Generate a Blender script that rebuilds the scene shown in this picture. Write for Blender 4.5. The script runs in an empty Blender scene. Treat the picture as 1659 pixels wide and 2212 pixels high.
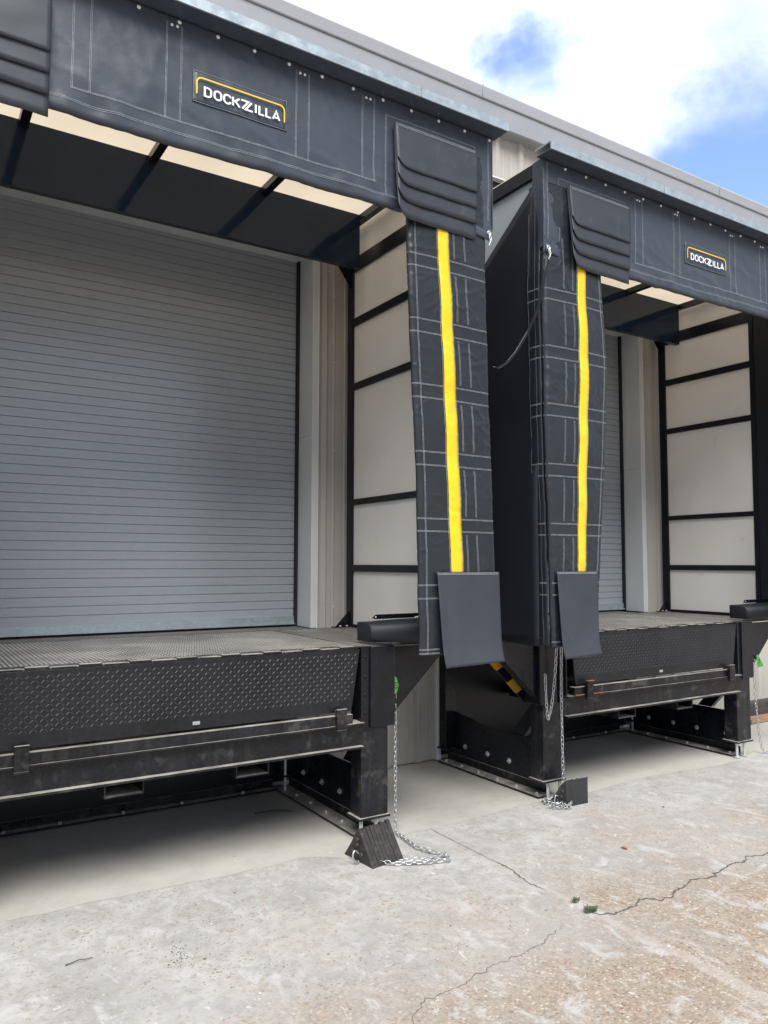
import bpy, bmesh, math, random
from mathutils import Vector, Matrix, noise
R = math.radians
rnd = random.Random(7)
sc = bpy.context.scene
COL = sc.collection

# ------------------------------------------------------------------ camera
YAW, PIT, ROL, FPX = R(32.28), R(3.80), R(0.107), 1662.0
cam_d = bpy.data.cameras.new('camera'); cam = bpy.data.objects.new('camera', cam_d); COL.objects.link(cam)
fv = Vector((math.sin(YAW)*math.cos(PIT), math.cos(YAW)*math.cos(PIT), math.sin(PIT)))
rv0 = Vector((math.cos(YAW), -math.sin(YAW), 0)); uv0 = rv0.cross(fv)
rv = rv0*math.cos(ROL) + uv0*math.sin(ROL); uv = uv0*math.cos(ROL) - rv0*math.sin(ROL)
M = Matrix.Identity(4)
for i in range(3):
    M[i][0] = rv[i]; M[i][1] = uv[i]; M[i][2] = -fv[i]
M[0][3], M[1][3], M[2][3] = 0, 0, 1.7
cam.matrix_world = M
cam_d.sensor_width = 36; cam_d.lens = 36*FPX/2212
cam_d.clip_start = 0.05; cam_d.clip_end = 2000
sc.camera = cam

# ------------------------------------------------------------------ world
SUN_EL, SUN_AZ = R(52), R(-158)        # azimuth measured from +y towards +x
CLOUD_LO, CLOUD_HI = 8.0, 17.0
w = bpy.data.worlds.new('World'); sc.world = w; w.use_nodes = True
nt = w.node_tree; nt.nodes.clear()
def N(tree, t, **kw):
    n = tree.nodes.new(t)
    for k, v in kw.items():
        if k in ('inputs',):
            for a, b in v.items(): n.inputs[a].default_value = b
        else: setattr(n, k, v)
    return n
L = nt.links.new
sky = N(nt, 'ShaderNodeTexSky', sky_type='NISHITA', sun_disc=False, sun_elevation=SUN_EL, sun_rotation=SUN_AZ, dust_density=1.0, air_density=1.0, ozone_density=2.0)
tc = N(nt, 'ShaderNodeTexCoord')
mp = N(nt, 'ShaderNodeMapping'); mp.inputs['Scale'].default_value = (1.0, 1.0, 1.9); mp.inputs['Location'].default_value = (0.37+22*.71, 0.12+22*.37, .55-22*.53)
n1 = N(nt, 'ShaderNodeTexNoise', inputs={'Scale': 2.3, 'Detail': 7.0, 'Roughness': 0.52, 'Distortion': 0.35})
n2 = N(nt, 'ShaderNodeTexNoise', inputs={'Scale': 3.1, 'Detail': 6.0, 'Roughness': 0.5})
r1 = N(nt, 'ShaderNodeValToRGB'); r1.color_ramp.elements[0].position = 0.16; r1.color_ramp.elements[1].position = 0.42
r1.color_ramp.interpolation = 'EASE'
r2 = N(nt, 'ShaderNodeValToRGB')
r2.color_ramp.elements[0].position = 0.36; r2.color_ramp.elements[1].position = 0.60
r2.color_ramp.elements[0].color = (0.52, 0.65, 0.90, 1); r2.color_ramp.elements[1].color = (1.08, 1.13, 1.20, 1)
vm = N(nt, 'ShaderNodeVectorMath', operation='SCALE'); vm.inputs['Scale'].default_value = 4.3
bl = N(nt, 'ShaderNodeVectorMath', operation='MULTIPLY'); bl.inputs[1].default_value = (1.6, 1.6, 1.75)
mx = N(nt, 'ShaderNodeMix', data_type='RGBA')
bg = N(nt, 'ShaderNodeBackground', inputs={'Strength': 0.1})
wo = N(nt, 'ShaderNodeOutputWorld')
L(tc.outputs['Generated'], mp.inputs['Vector']); L(mp.outputs[0], n1.inputs['Vector']); L(mp.outputs[0], n2.inputs['Vector'])
# two breaks in the cloud where blue shows
val = n1.outputs['Fac']
def brk(px, py, size, amt, val):
    d = (fv + rv*((px-829.5)/FPX) + uv*((1106-py)/FPX)).normalized()
    wv = N(nt, 'ShaderNodeVectorMath', operation='SCALE'); wv.inputs['Scale'].default_value = .16
    n9 = N(nt, 'ShaderNodeTexNoise', inputs={'Scale': 7.0, 'Detail': 6.0, 'Roughness': 0.6}); L(tc.outputs['Generated'], n9.inputs['Vector'])
    sb = N(nt, 'ShaderNodeVectorMath', operation='SUBTRACT'); L(n9.outputs['Color'], sb.inputs[0]); sb.inputs[1].default_value = (.5, .5, .5); L(sb.outputs[0], wv.inputs[0])
    ad = N(nt, 'ShaderNodeVectorMath', operation='ADD'); L(tc.outputs['Generated'], ad.inputs[0]); L(wv.outputs[0], ad.inputs[1])
    ds = N(nt, 'ShaderNodeVectorMath', operation='DISTANCE'); L(ad.outputs[0], ds.inputs[0]); ds.inputs[1].default_value = d
    mr = N(nt, 'ShaderNodeMapRange', interpolation_type='SMOOTHSTEP', inputs={'From Min': size, 'From Max': 0.0, 'To Min': 0.0, 'To Max': amt}); L(ds.outputs['Value'], mr.inputs[0])
    sm = N(nt, 'ShaderNodeMath', operation='SUBTRACT'); L(val, sm.inputs[0]); L(mr.outputs[0], sm.inputs[1]); return sm.outputs[0]
val = brk(1110, 150, .13, .34, val); val = brk(1600, 390, .20, .34, val); val = brk(1400, 330, .10, .12, val); val = brk(1560, 90, .34, .20, val)
L(val, r1.inputs[0]); L(n2.outputs['Fac'], r2.inputs[0]); L(r2.outputs[0], vm.inputs[0])
glow = N(nt, 'ShaderNodeVectorMath', operation='DISTANCE'); L(tc.outputs['Generated'], glow.inputs[0]); glow.inputs[1].default_value = (fv + rv*((560-829.5)/FPX) + uv*((1106-60)/FPX)).normalized()
gr = N(nt, 'ShaderNodeMapRange', interpolation_type='SMOOTHSTEP', inputs={'From Min': .9, 'From Max': .1, 'To Min': 1.0, 'To Max': 2.1}); L(glow.outputs['Value'], gr.inputs[0])
gm = N(nt, 'ShaderNodeVectorMath', operation='SCALE'); L(vm.outputs[0], gm.inputs[0]); L(gr.outputs[0], gm.inputs['Scale']); vm = gm
L(sky.outputs[0], bl.inputs[0]); L(bl.outputs[0], mx.inputs['A']); L(vm.outputs[0], mx.inputs['B']); L(r1.outputs[0], mx.inputs['Factor'])
L(mx.outputs['Result'], bg.inputs['Color']); L(bg.outputs[0], wo.inputs['Surface'])

sl = bpy.data.lights.new('sun', 'SUN'); sl.energy = 2.8; sl.angle = R(38); sl.color = (1.0, 0.97, 0.92)
so = bpy.data.objects.new('sun', sl); COL.objects.link(so)
sd = Vector((math.sin(SUN_AZ)*math.cos(SUN_EL), math.cos(SUN_AZ)*math.cos(SUN_EL), math.sin(SUN_EL)))
so.rotation_euler = sd.to_track_quat('Z', 'Y').to_euler(); so.location = (0, 0, 20)
sc.view_settings.view_transform = 'Standard'; sc.view_settings.look = 'None'
sc.view_settings.exposure = 0.9; sc.view_settings.gamma = 1.0

# ------------------------------------------------------------------ helpers
class MB:
    def __init__(s): s.v = []; s.f = []; s.p = []
    def add(s, vs, fs):
        o = len(s.v); s.p.append((o, len(s.f))); s.v += [tuple(p) for p in vs]; s.f += [tuple(o+i for i in f) for f in fs]; return s
    def box(s, x0, x1, y0, y1, z0, z1):
        return s.add([(x0,y0,z0),(x1,y0,z0),(x1,y1,z0),(x0,y1,z0),(x0,y0,z1),(x1,y0,z1),(x1,y1,z1),(x0,y1,z1)],
                     [(0,3,2,1),(4,5,6,7),(0,1,5,4),(1,2,6,5),(2,3,7,6),(3,0,4,7)])
    def prism(s, pts, axis, a, b):
        # pts: 2D polygon; axis 'x': (y,z) ; 'y': (x,z) ; 'z': (x,y)
        def P(p, t): return {'x': (t,p[0],p[1]), 'y': (p[0],t,p[1]), 'z': (p[0],p[1],t)}[axis]
        n = len(pts); vs = [P(p,a) for p in pts] + [P(p,b) for p in pts]
        fs = [tuple(range(n)), tuple(range(2*n-1, n-1, -1))] + [(i, i+n, (i+1)%n+n, (i+1)%n) for i in range(n)]
        return s.add(vs, fs)
    def tube(s, pts, r, seg=8, cap=True):
        pts = [Vector(p) for p in pts]; n = len(pts); vs = []; fs = []
        rr = r if isinstance(r, (list, tuple)) else [r]*n
        prev = None
        for i, p in enumerate(pts):
            t = (pts[min(i+1, n-1)] - pts[max(i-1, 0)]).normalized()
            if prev is None:
                a = Vector((0,0,1)) if abs(t.z) < .9 else Vector((1,0,0)); e = t.cross(a).normalized()
            else: e = (prev - t*prev.dot(t)).normalized()
            prev = e; g = t.cross(e)
            for k in range(seg):
                th = 2*math.pi*k/seg; vs.append(p + (e*math.cos(th) + g*math.sin(th))*rr[i])
        for i in range(n-1):
            for k in range(seg):
                fs.append((i*seg+k, i*seg+(k+1)%seg, (i+1)*seg+(k+1)%seg, (i+1)*seg+k))
        if cap: fs += [tuple(range(seg-1,-1,-1)), tuple((n-1)*seg+k for k in range(seg))]
        return s.add(vs, fs)
    def grid(s, fn, nu, nv):
        vs = [fn(i/nu, j/nv) for j in range(nv+1) for i in range(nu+1)]
        return s.add(vs, [(j*(nu+1)+i, j*(nu+1)+i+1, (j+1)*(nu+1)+i+1, (j+1)*(nu+1)+i) for j in range(nv) for i in range(nu)])
    def dome(s, c, r, nrm='y', h=None):
        # little rivet or bolt head facing -y / -x / +z
        h = h or r*.6; vs = []; c = Vector(c); seg = 8
        ax = {'y': (Vector((1,0,0)), Vector((0,0,1)), Vector((0,-1,0))), 'x': (Vector((0,1,0)), Vector((0,0,1)), Vector((-1,0,0))), 'z': (Vector((1,0,0)), Vector((0,1,0)), Vector((0,0,1)))}[nrm]
        for (k, rr) in ((0, 1), (.6, .8), (1, .35)):
            for i in range(seg):
                a = 2*math.pi*i/seg; vs.append(c + ax[0]*r*rr*math.cos(a) + ax[1]*r*rr*math.sin(a) + ax[2]*h*k)
        fs = [(j*seg+i, j*seg+(i+1)%seg, (j+1)*seg+(i+1)%seg, (j+1)*seg+i) for j in range(2) for i in range(seg)]
        fs.append(tuple(2*seg+i for i in range(seg)))
        return s.add(vs, fs)
    def each(s, name, mat, parent=None, n=1, **kw):
        # every n added shapes become one object of their own
        out = []; P = s.p[::n] + [(len(s.v), len(s.f))]
        for (v0, f0), (v1, f1) in zip(P, P[1:]):
            m = MB(); m.v = s.v[v0:v1]; m.f = [tuple(i-v0 for i in f) for f in s.f[f0:f1]]
            out.append(m.build(name, mat, parent, **kw))
        return out
    def build(s, name, mat, parent=None, bevel=0, smooth=False, solid=0):
        me = bpy.data.meshes.new(name); me.from_pydata([tuple(p) for p in s.v], [], s.f)
        bm = bmesh.new(); bm.from_mesh(me); 
        if not solid: bmesh.ops.recalc_face_normals(bm, faces=bm.faces)
        bm.to_mesh(me); bm.free()
        me.materials.append(mat)
        if smooth:
            for p in me.polygons: p.use_smooth = True
        o = bpy.data.objects.new(name, me); COL.objects.link(o)
        if parent is not None: o.parent = parent; o.matrix_parent_inverse = parent.matrix_basis.inverted()
        if solid:
            m = o.modifiers.new('solid', 'SOLIDIFY'); m.thickness = solid; m.offset = 0
        if bevel:
            m = o.modifiers.new('bevel', 'BEVEL'); m.width = bevel; m.segments = 2; m.limit_method = 'ANGLE'; m.angle_limit = R(40)
        return o
def tag(o, label=None, cat=None, group=None, kind=None):
    if label: o['label'] = label
    if cat: o['category'] = cat
    if group: o['group'] = group
    if kind: o['kind'] = kind
    return o
def thing(name, loc, label, cat, group=None):
    o = bpy.data.objects.new(name, None); COL.objects.link(o); o.location = loc; o.empty_display_size = .2
    return tag(o, label, cat, group)
def nz(x, y, z=0.0): return noise.noise(Vector((x, y, z)))
def lerp(a, b, t): return a + (b-a)*t
def interp(tab, z):
    if z >= tab[0][0]: return tab[0][1]
    for (a, b), (c, d) in zip(tab, tab[1:]):
        if z >= c: return lerp(b, d, (a-z)/(a-c))
    return tab[-1][1]

# ------------------------------------------------------------------ materials
def pbr(name, base, rough=.5, metal=0., var=.15, vscale=3., fine=0., fscale=60., bump=0., bscale=40., spec=.5,
        dust=0., dustcol=(.36,.34,.31), streak=0., streakcol=(.3,.3,.3), coat=0., stretch=(1,1,1), rvar=.0, wcol=None, wear=0., wscale=9., wpos=.62):
    m = bpy.data.materials.new(name); m.use_nodes = True; t = m.node_tree; t.nodes.clear(); l = t.links.new
    out = N(t, 'ShaderNodeOutputMaterial'); b = N(t, 'ShaderNodeBsdfPrincipled'); l(b.outputs[0], out.inputs[0])
    b.inputs['Metallic'].default_value = metal; b.inputs['Specular IOR Level'].default_value = spec
    b.inputs['Coat Weight'].default_value = coat; b.inputs['Coat Roughness'].default_value = .12
    g = N(t, 'ShaderNodeNewGeometry'); mp = N(t, 'ShaderNodeMapping'); mp.inputs['Scale'].default_value = stretch
    l(g.outputs['Position'], mp.inputs[0])
    n = N(t, 'ShaderNodeTexNoise', inputs={'Scale': vscale, 'Detail': 6., 'Roughness': .6}); l(mp.outputs[0], n.inputs['Vector'])
    mr = N(t, 'ShaderNodeMapRange', inputs={'From Min': .3, 'From Max': .7, 'To Min': 1-var, 'To Max': 1+var}); l(n.outputs['Fac'], mr.inputs[0])
    s = N(t, 'ShaderNodeVectorMath', operation='SCALE'); s.inputs[0].default_value = base; l(mr.outputs[0], s.inputs['Scale'])
    c = s.outputs[0]
    if fine:
        n2 = N(t, 'ShaderNodeTexNoise', inputs={'Scale': fscale, 'Detail': 4.}); l(mp.outputs[0], n2.inputs['Vector'])
        mr2 = N(t, 'ShaderNodeMapRange', inputs={'From Min': .3, 'From Max': .7, 'To Min': 1-fine, 'To Max': 1+fine}); l(n2.outputs['Fac'], mr2.inputs[0])
        s2 = N(t, 'ShaderNodeVectorMath', operation='SCALE'); l(c, s2.inputs[0]); l(mr2.outputs[0], s2.inputs['Scale']); c = s2.outputs[0]
    if wear:
        n5 = N(t, 'ShaderNodeTexNoise', inputs={'Scale': wscale, 'Detail': 8., 'Roughness': .65}); l(mp.outputs[0], n5.inputs['Vector'])
        r5 = N(t, 'ShaderNodeMapRange', inputs={'From Min': wpos, 'From Max': wpos+.1, 'To Min': 0., 'To Max': wear}); l(n5.outputs['Fac'], r5.inputs[0])
        x5 = N(t, 'ShaderNodeMix', data_type='RGBA'); l(r5.outputs[0], x5.inputs['Factor']); l(c, x5.inputs['A']); x5.inputs['B'].default_value = (*(wcol or (.2,.2,.2)), 1); c = x5.outputs['Result']
    if streak:
        mp3 = N(t, 'ShaderNodeMapping'); mp3.inputs['Scale'].default_value = (22, 22, 1.2); l(g.outputs['Position'], mp3.inputs[0])
        n3 = N(t, 'ShaderNodeTexNoise', inputs={'Scale': 1., 'Detail': 5.}); l(mp3.outputs[0], n3.inputs['Vector'])
        r3 = N(t, 'ShaderNodeMapRange', inputs={'From Min': .52, 'From Max': .75, 'To Min': 0., 'To Max': streak}); l(n3.outputs['Fac'], r3.inputs[0])
        x3 = N(t, 'ShaderNodeMix', data_type='RGBA'); l(r3.outputs[0], x3.inputs['Factor']); l(c, x3.inputs['A']); x3.inputs['B'].default_value = (*streakcol, 1); c = x3.outputs['Result']
    if dust:
        sp = N(t, 'ShaderNodeSeparateXYZ'); l(g.outputs['True Normal'], sp.inputs[0])
        n4 = N(t, 'ShaderNodeTexNoise', inputs={'Scale': 7., 'Detail': 6.}); l(g.outputs['Position'], n4.inputs['Vector'])
        r4 = N(t, 'ShaderNodeMapRange', inputs={'From Min': .5, 'From Max': 1., 'To Min': 0., 'To Max': dust}); l(sp.outputs['Z'], r4.inputs[0])
        r4b = N(t, 'ShaderNodeMapRange', inputs={'From Min': .3, 'From Max': .6, 'To Min': .45, 'To Max': 1.}); l(n4.outputs['Fac'], r4b.inputs[0])
        mm = N(t, 'ShaderNodeMath', operation='MULTIPLY'); l(r4.outputs[0], mm.inputs[0]); l(r4b.outputs[0], mm.inputs[1])
        x4 = N(t, 'ShaderNodeMix', data_type='RGBA'); l(mm.outputs[0], x4.inputs['Factor']); l(c, x4.inputs['A']); x4.inputs['B'].default_value = (*dustcol, 1); c = x4.outputs['Result']
    l(c, b.inputs['Base Color'])
    rr = N(t, 'ShaderNodeMapRange', inputs={'From Min': .3, 'From Max': .7, 'To Min': max(.02, rough-rvar), 'To Max': min(1, rough+rvar)}); l(n.outputs['Fac'], rr.inputs[0]); l(rr.outputs[0], b.inputs['Roughness'])
    if bump:
        nb = N(t, 'ShaderNodeTexNoise', inputs={'Scale': bscale, 'Detail': 5.}); l(g.outputs['Position'], nb.inputs['Vector'])
        bp = N(t, 'ShaderNodeBump', inputs={'Strength': 1., 'Distance': bump}); l(nb.outputs['Fac'], bp.inputs['Height']); l(bp.outputs[0], b.inputs['Normal'])
    return m
MT = dict(
 vinyl = pbr('hazed_black_vinyl', (.042,.053,.073), .40, var=.08, vscale=2.0, fine=.05, fscale=300, bump=.004, bscale=6, rvar=.06, wear=.10, wcol=(.085,.097,.115), wscale=5, wpos=.62),  # bluish lens haze over the head painted in as a lighter base colour
 curtain = pbr('curtain_black_vinyl', (.015,.019,.024), .33, var=.10, vscale=2.5, fine=.06, fscale=300, bump=.003, bscale=14, rvar=.08, wear=.18, wcol=(.055,.06,.065), wscale=6, wpos=.6),  # darker copy of the vinyl, without the painted haze
 vinyl_side = pbr('black_vinyl_side', (.011,.014,.019), .55, var=.12, vscale=1.5, bump=.01, bscale=1.6, rvar=.05, spec=.35),
 rubber = pbr('flap_rubber', (.036,.043,.054), .5, var=.12, vscale=3, fine=.06, fscale=200, bump=.0015, bscale=5, rvar=.08, spec=.4, wear=.3, wcol=(.085,.092,.10), wscale=8, wpos=.6),
 thread = pbr('white_thread', (.30,.33,.36), .8, var=.35, vscale=60),
 yellow = pbr('yellow_vinyl', (.84,.55,.008), .45, var=.06, vscale=6, bump=.002, bscale=20, wear=.35, wcol=(.45,.30,.03), wscale=7, wpos=.58),
 hazard = pbr('yellow_black_tape', (.34,.21,.01), .5, var=.15),
 white_print = pbr('white_print', (.75,.78,.80), .6, var=.05),
 steel = pbr('black_painted_steel', (.007,.009,.013), .24, var=.3, vscale=5, fine=.25, fscale=70, bump=.0006, bscale=50, dust=.5, dustcol=(.12,.115,.11), rvar=.1, wear=.3, wcol=(.020,.022,.026), wscale=7, wpos=.56, spec=.35),
 steel_worn = pbr('worn_black_steel', (.009,.010,.013), .32, var=.4, vscale=4, fine=.4, fscale=50, bump=.001, bscale=40, dust=1., dustcol=(.44,.42,.38), streak=.45, streakcol=(.04,.039,.038), rvar=.12, wear=.7, wcol=(.065,.062,.058), wscale=7, wpos=.55, spec=.35),
 steel_frame = pbr('glossy_black_tube', (.008,.010,.014), .3, var=.15, spec=.35),
 gloss = pbr('glossy_black_sheet', (.012,.022,.042), .07, var=.15, bump=.008, bscale=1.3, spec=.2),
 hood = pbr('dark_soffit', (.055,.072,.10), .28, var=.12, vscale=5, bump=.002, bscale=4),
 mark_lip = pbr('raised_tread_marks', (.022,.023,.028), .36, metal=.1, var=.4, vscale=8),
 plate = pbr('diamond_plate_black', (.009,.010,.013), .34, var=.3, vscale=3, fine=.3, fscale=40, rvar=.1, wear=.3, wcol=(.03,.03,.034), wscale=14, wpos=.6, spec=.4),
 deck = pbr('diamond_plate_worn', (.045,.044,.043), .45, metal=.0, var=.4, vscale=2.2, fine=.45, fscale=60, rvar=.12, wear=.7, wcol=(.20,.19,.18), wscale=2.3, wpos=.52),
 mark_deck = pbr('worn_tread_marks', (.42,.41,.39), .35, metal=.3, var=.3),
 deck_side = pbr('side_deck_dusty', (.15,.14,.13), .6, var=.25, vscale=4, fine=.3, fscale=50),
 zinc = pbr('galvanised_steel', (.40,.46,.50), .40, metal=.55, var=.12, vscale=14, fine=.08, rvar=.1),
 chain = pbr('zinc_chain', (.50,.52,.54), .32, metal=.75, var=.1, vscale=40),
 bolt = pbr('zinc_bolt', (.55,.60,.58), .4, metal=.45, var=.2, vscale=30),
 clad = pbr('beige_cladding', (.42,.405,.375), .5, var=.08, vscale=1.5, streak=.35, streakcol=(.27,.25,.225), rvar=.05),
 trim = pbr('pale_trim', (.56,.59,.60), .42, var=.05, vscale=2, streak=.15, streakcol=(.42,.43,.44)),
 trim_white = pbr('white_trim', (.70,.72,.72), .45, var=.05),
 gutter = pbr('grey_gutter', (.37,.39,.425), .45, var=.05, vscale=1.2),
 fascia = pbr('grey_fascia', (.28,.297,.325), .5, var=.05),
 door = pbr('grey_door', (.345,.38,.425), .30, metal=.2, var=.03, vscale=.5, fine=.03, fscale=30),
 black = pbr('dark_gap', (.01,.01,.012), .7, var=.1),
 concrete_base = None,
 green = pbr('green_tag', (.07,.36,.03), .6, var=.05),
 ink = pbr('tag_ink', (.02,.06,.02), .7, var=.05),
 rust = pbr('rusty_steel', (.22,.09,.04), .8, var=.4, vscale=20),
 wood = pbr('weathered_lumber', (.33,.19,.11), .8, var=.3, vscale=6, stretch=(1,14,14), fine=.2),
 wood_dark = pbr('dark_lumber', (.06,.05,.045), .8, var=.3, vscale=6),
 chock = pbr('laminated_rubber', (.030,.027,.026), .75, var=.3, vscale=10, fine=.35, fscale=90, bump=.004, bscale=70, wear=.5, wcol=(.09,.08,.075), wscale=25, wpos=.56),
 chock_smooth = pbr('moulded_rubber', (.022,.023,.025), .6, var=.3, vscale=7, fine=.2, fscale=60, bump=.002, bscale=50, streak=.4, streakcol=(.10,.10,.10)),
 stone = pbr('loose_stones', (.10,.095,.09), .9, var=.6, vscale=20),
 chip = pbr('pale_chips', (.5,.49,.46), .9, var=.3, vscale=20),
 leaf = pbr('weed_leaf', (.11,.15,.085), .7, var=.4, vscale=30),
 dryleaf = pbr('dry_leaf', (.40,.16,.07), .8, var=.2, vscale=30),
 twig = pbr('twig_bark', (.055,.045,.05), .8, var=.3, vscale=30),
 crack = pbr('crack_dark', (.12,.105,.09), .95, var=.5, vscale=25),
)
def translucent(name, col, tr=.5):
    m = bpy.data.materials.new(name); m.use_nodes = True; t = m.node_tree; t.nodes.clear(); l = t.links.new
    out = N(t, 'ShaderNodeOutputMaterial'); d = N(t, 'ShaderNodeBsdfPrincipled'); d.inputs['Roughness'].default_value = .45
    tr_ = N(t, 'ShaderNodeBsdfTranslucent'); mx = N(t, 'ShaderNodeMixShader'); mx.inputs[0].default_value = tr
    g = N(t, 'ShaderNodeNewGeometry')
    n = N(t, 'ShaderNodeTexNoise', inputs={'Scale': 1.6, 'Detail': 5.}); l(g.outputs['Position'], n.inputs['Vector'])
    n2 = N(t, 'ShaderNodeTexNoise', inputs={'Scale': 4.5, 'Detail': 7., 'Roughness': .7}); l(g.outputs['Position'], n2.inputs['Vector'])
    cr = N(t, 'ShaderNodeValToRGB'); cr.color_ramp.elements[0].position = .3; cr.color_ramp.elements[1].position = .7
    cr.color_ramp.elements[0].color = (*[c*.9 for c in col], 1); cr.color_ramp.elements[1].color = (*col, 1); l(n.outputs['Fac'], cr.inputs[0])
    mr = N(t, 'ShaderNodeMapRange', inputs={'From Min': .64, 'From Max': .74, 'To Min': 0., 'To Max': .35}); l(n2.outputs['Fac'], mr.inputs[0])
    x = N(t, 'ShaderNodeMix', data_type='RGBA'); l(mr.outputs[0], x.inputs['Factor']); l(cr.outputs[0], x.inputs['A']); x.inputs['B'].default_value = (.33,.29,.24,1)
    l(x.outputs['Result'], d.inputs['Base Color']); l(x.outputs['Result'], tr_.inputs['Color'])
    l(d.outputs[0], mx.inputs[1]); l(tr_.outputs[0], mx.inputs[2]); l(mx.outputs[0], out.inputs[0]); return m
MT['panel'] = translucent('white_fibreglass_panel', (.93,.92,.89), .10)
MT['roofsheet'] = translucent('translucent_roof_sheet', (.86,.80,.70), .78)
MT['patchwhite'] = pbr('pale_grey_sheet', (.40,.45,.46), .5, var=.05)

# ------------------------------------------------------------------ ground
def ground_mat(name, slab):
    m = bpy.data.materials.new(name); m.use_nodes = True; t = m.node_tree; t.nodes.clear(); l = t.links.new
    out = N(t, 'ShaderNodeOutputMaterial'); b = N(t, 'ShaderNodeBsdfPrincipled'); l(b.outputs[0], out.inputs[0]); b.inputs['Roughness'].default_value = .85
    b.inputs['Specular IOR Level'].default_value = .3
    g = N(t, 'ShaderNodeNewGeometry'); P = g.outputs['Position']; sp = N(t, 'ShaderNodeSeparateXYZ'); l(P, sp.inputs[0])
    def noi(s, d=6., r=.6, vec=None, dist=0.):
        n = N(t, 'ShaderNodeTexNoise', inputs={'Scale': s, 'Detail': d, 'Roughness': r, 'Distortion': dist}); l(vec or P, n.inputs['Vector']); return n.outputs['Fac']
    def rng(v, a, b_, c=0., d=1.):
        n = N(t, 'ShaderNodeMapRange', inputs={'From Min': a, 'From Max': b_, 'To Min': c, 'To Max': d}); l(v, n.inputs[0]); return n.outputs[0]
    def math_(op, a, b_=None):
        n = N(t, 'ShaderNodeMath', operation=op)
        for i, v in enumerate((a, b_)):
            if v is None: continue
            if isinstance(v, (int, float)): n.inputs[i].default_value = v
            else: l(v, n.inputs[i])
        return n.outputs[0]
    def mix(f, a, c):
        n = N(t, 'ShaderNodeMix', data_type='RGBA')
        if isinstance(f, (int, float)): n.inputs['Factor'].default_value = f
        else: l(f, n.inputs['Factor'])
        for k, v in (('A', a), ('B', c)):
            if isinstance(v, tuple): n.inputs[k].default_value = (*v, 1)
            else: l(v, n.inputs[k])
        return n.outputs['Result']
    if slab:
        c = mix(rng(noi(1.3, 5), .3, .7), (.41,.40,.365), (.47,.46,.425))
        c = mix(rng(noi(7., 6, .7), .45, .75, 0, .5), c, (.33,.32,.295))
        c = mix(rng(noi(90., 3), .62, .7, 0, .25), c, (.2,.19,.18))
        l(c, b.inputs['Base Color'])
        h = noi(45., 5)
        bp = N(t, 'ShaderNodeBump', inputs={'Strength': 1., 'Distance': .0008}); l(h, bp.inputs['Height']); l(bp.outputs[0], b.inputs['Normal'])
        return m
    big = noi(.9, 6, .6); big2 = noi(2.3, 8, .68)
    grey = mix(rng(big2, .35, .65), (.335,.33,.318), (.46,.455,.44))
    grey = mix(rng(noi(14., 6, .7), .45, .7, 0, .6), grey, (.265,.25,.23))
    mpf = N(t, 'ShaderNodeMapping'); mpf.inputs['Rotation'].default_value = (0, 0, R(32)); mpf.inputs['Scale'].default_value = (1, 2.4, 1); l(P, mpf.inputs[0])
    grey = mix(math_('MULTIPLY', rng(noi(34., 7, .75, mpf.outputs[0]), .56, .62), rng(noi(1.7, 4), .42, .6)), grey, (.20,.175,.155))
    # where the surface paste has worn off the brown pebble concrete shows
    vo = N(t, 'ShaderNodeTexVoronoi', feature='F1', inputs={'Scale': 78., 'Randomness': 1.}); l(P, vo.inputs['Vector'])
    crp = N(t, 'ShaderNodeValToRGB'); cr = crp.color_ramp; cr.interpolation = 'CONSTANT'
    cols = [(0, (.27,.205,.155)), (.16, (.34,.26,.19)), (.34, (.39,.32,.25)), (.52, (.30,.22,.165)), (.66, (.21,.175,.15)), (.78, (.44,.36,.28)), (.87, (.55,.50,.42)), (.93, (.24,.12,.08)), (.965, (.12,.115,.11))]
    cr.elements[0].position = 0; cr.elements[0].color = (*cols[0][1], 1)
    while len(cr.elements) > 1: cr.elements.remove(cr.elements[-1])
    for p, cc in cols[1:]:
        e = cr.elements.new(p); e.color = (*cc, 1)
    spc = N(t, 'ShaderNodeSeparateColor'); l(vo.outputs['Color'], spc.inputs[0]); l(spc.outputs[0], crp.inputs[0])
    brown = mix(rng(vo.outputs['Distance'], .35, .62, 0, .7), crp.outputs[0], (.30,.24,.185))
    brown = mix(rng(noi(3.5, 5), .35, .7, 0, .35), brown, (.335,.29,.24))
    # worn mask: lower (nearer) and right part of the yard
    m1 = math_('SUBTRACT', 3.1, sp.outputs['Y'])
    m1 = math_('ADD', m1, math_('MULTIPLY', math_('SUBTRACT', big, .5), 3.2))
    m1 = math_('ADD', m1, math_('MULTIPLY', math_('SUBTRACT', big2, .5), 2.6))
    m1 = math_('ADD', m1, rng(sp.outputs['X'], 0.6, 3.0, -.75, .15))
    wm = rng(m1, -.3, .95, 0, .92)
    c = mix(wm, grey, brown)
    # sparse pebbles showing through everywhere
    pm = math_('MULTIPLY', rng(spc.outputs[1], .86, .88), rng(noi(4.5, 6, .7), .42, .58))
    c = mix(math_('MULTIPLY', pm, .75), c, brown)
    # pale scuffed film
    mp = N(t, 'ShaderNodeMapping'); mp.inputs['Scale'].default_value = (1.6, 1, 1); mp.inputs['Rotation'].default_value = (0, 0, R(35)); l(P, mp.inputs[0])
    sc1 = noi(4.2, 9, .72, mp.outputs[0], .6)
    c = mix(rng(sc1, .53, .64, 0, .8), c, (.48,.48,.47))
    sc2 = noi(9., 8, .75, mp.outputs[0], 1.2)
    c = mix(rng(sc2, .62, .66, 0, .85), c, (.60,.59,.56))
    # formed joint filled with pale pinkish mortar along x = 2.93
    dx = math_('ABSOLUTE', math_('SUBTRACT', math_('ADD', sp.outputs['X'], math_('MULTIPLY', math_('SUBTRACT', noi(3.), .5), .12)), 2.945))
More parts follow.
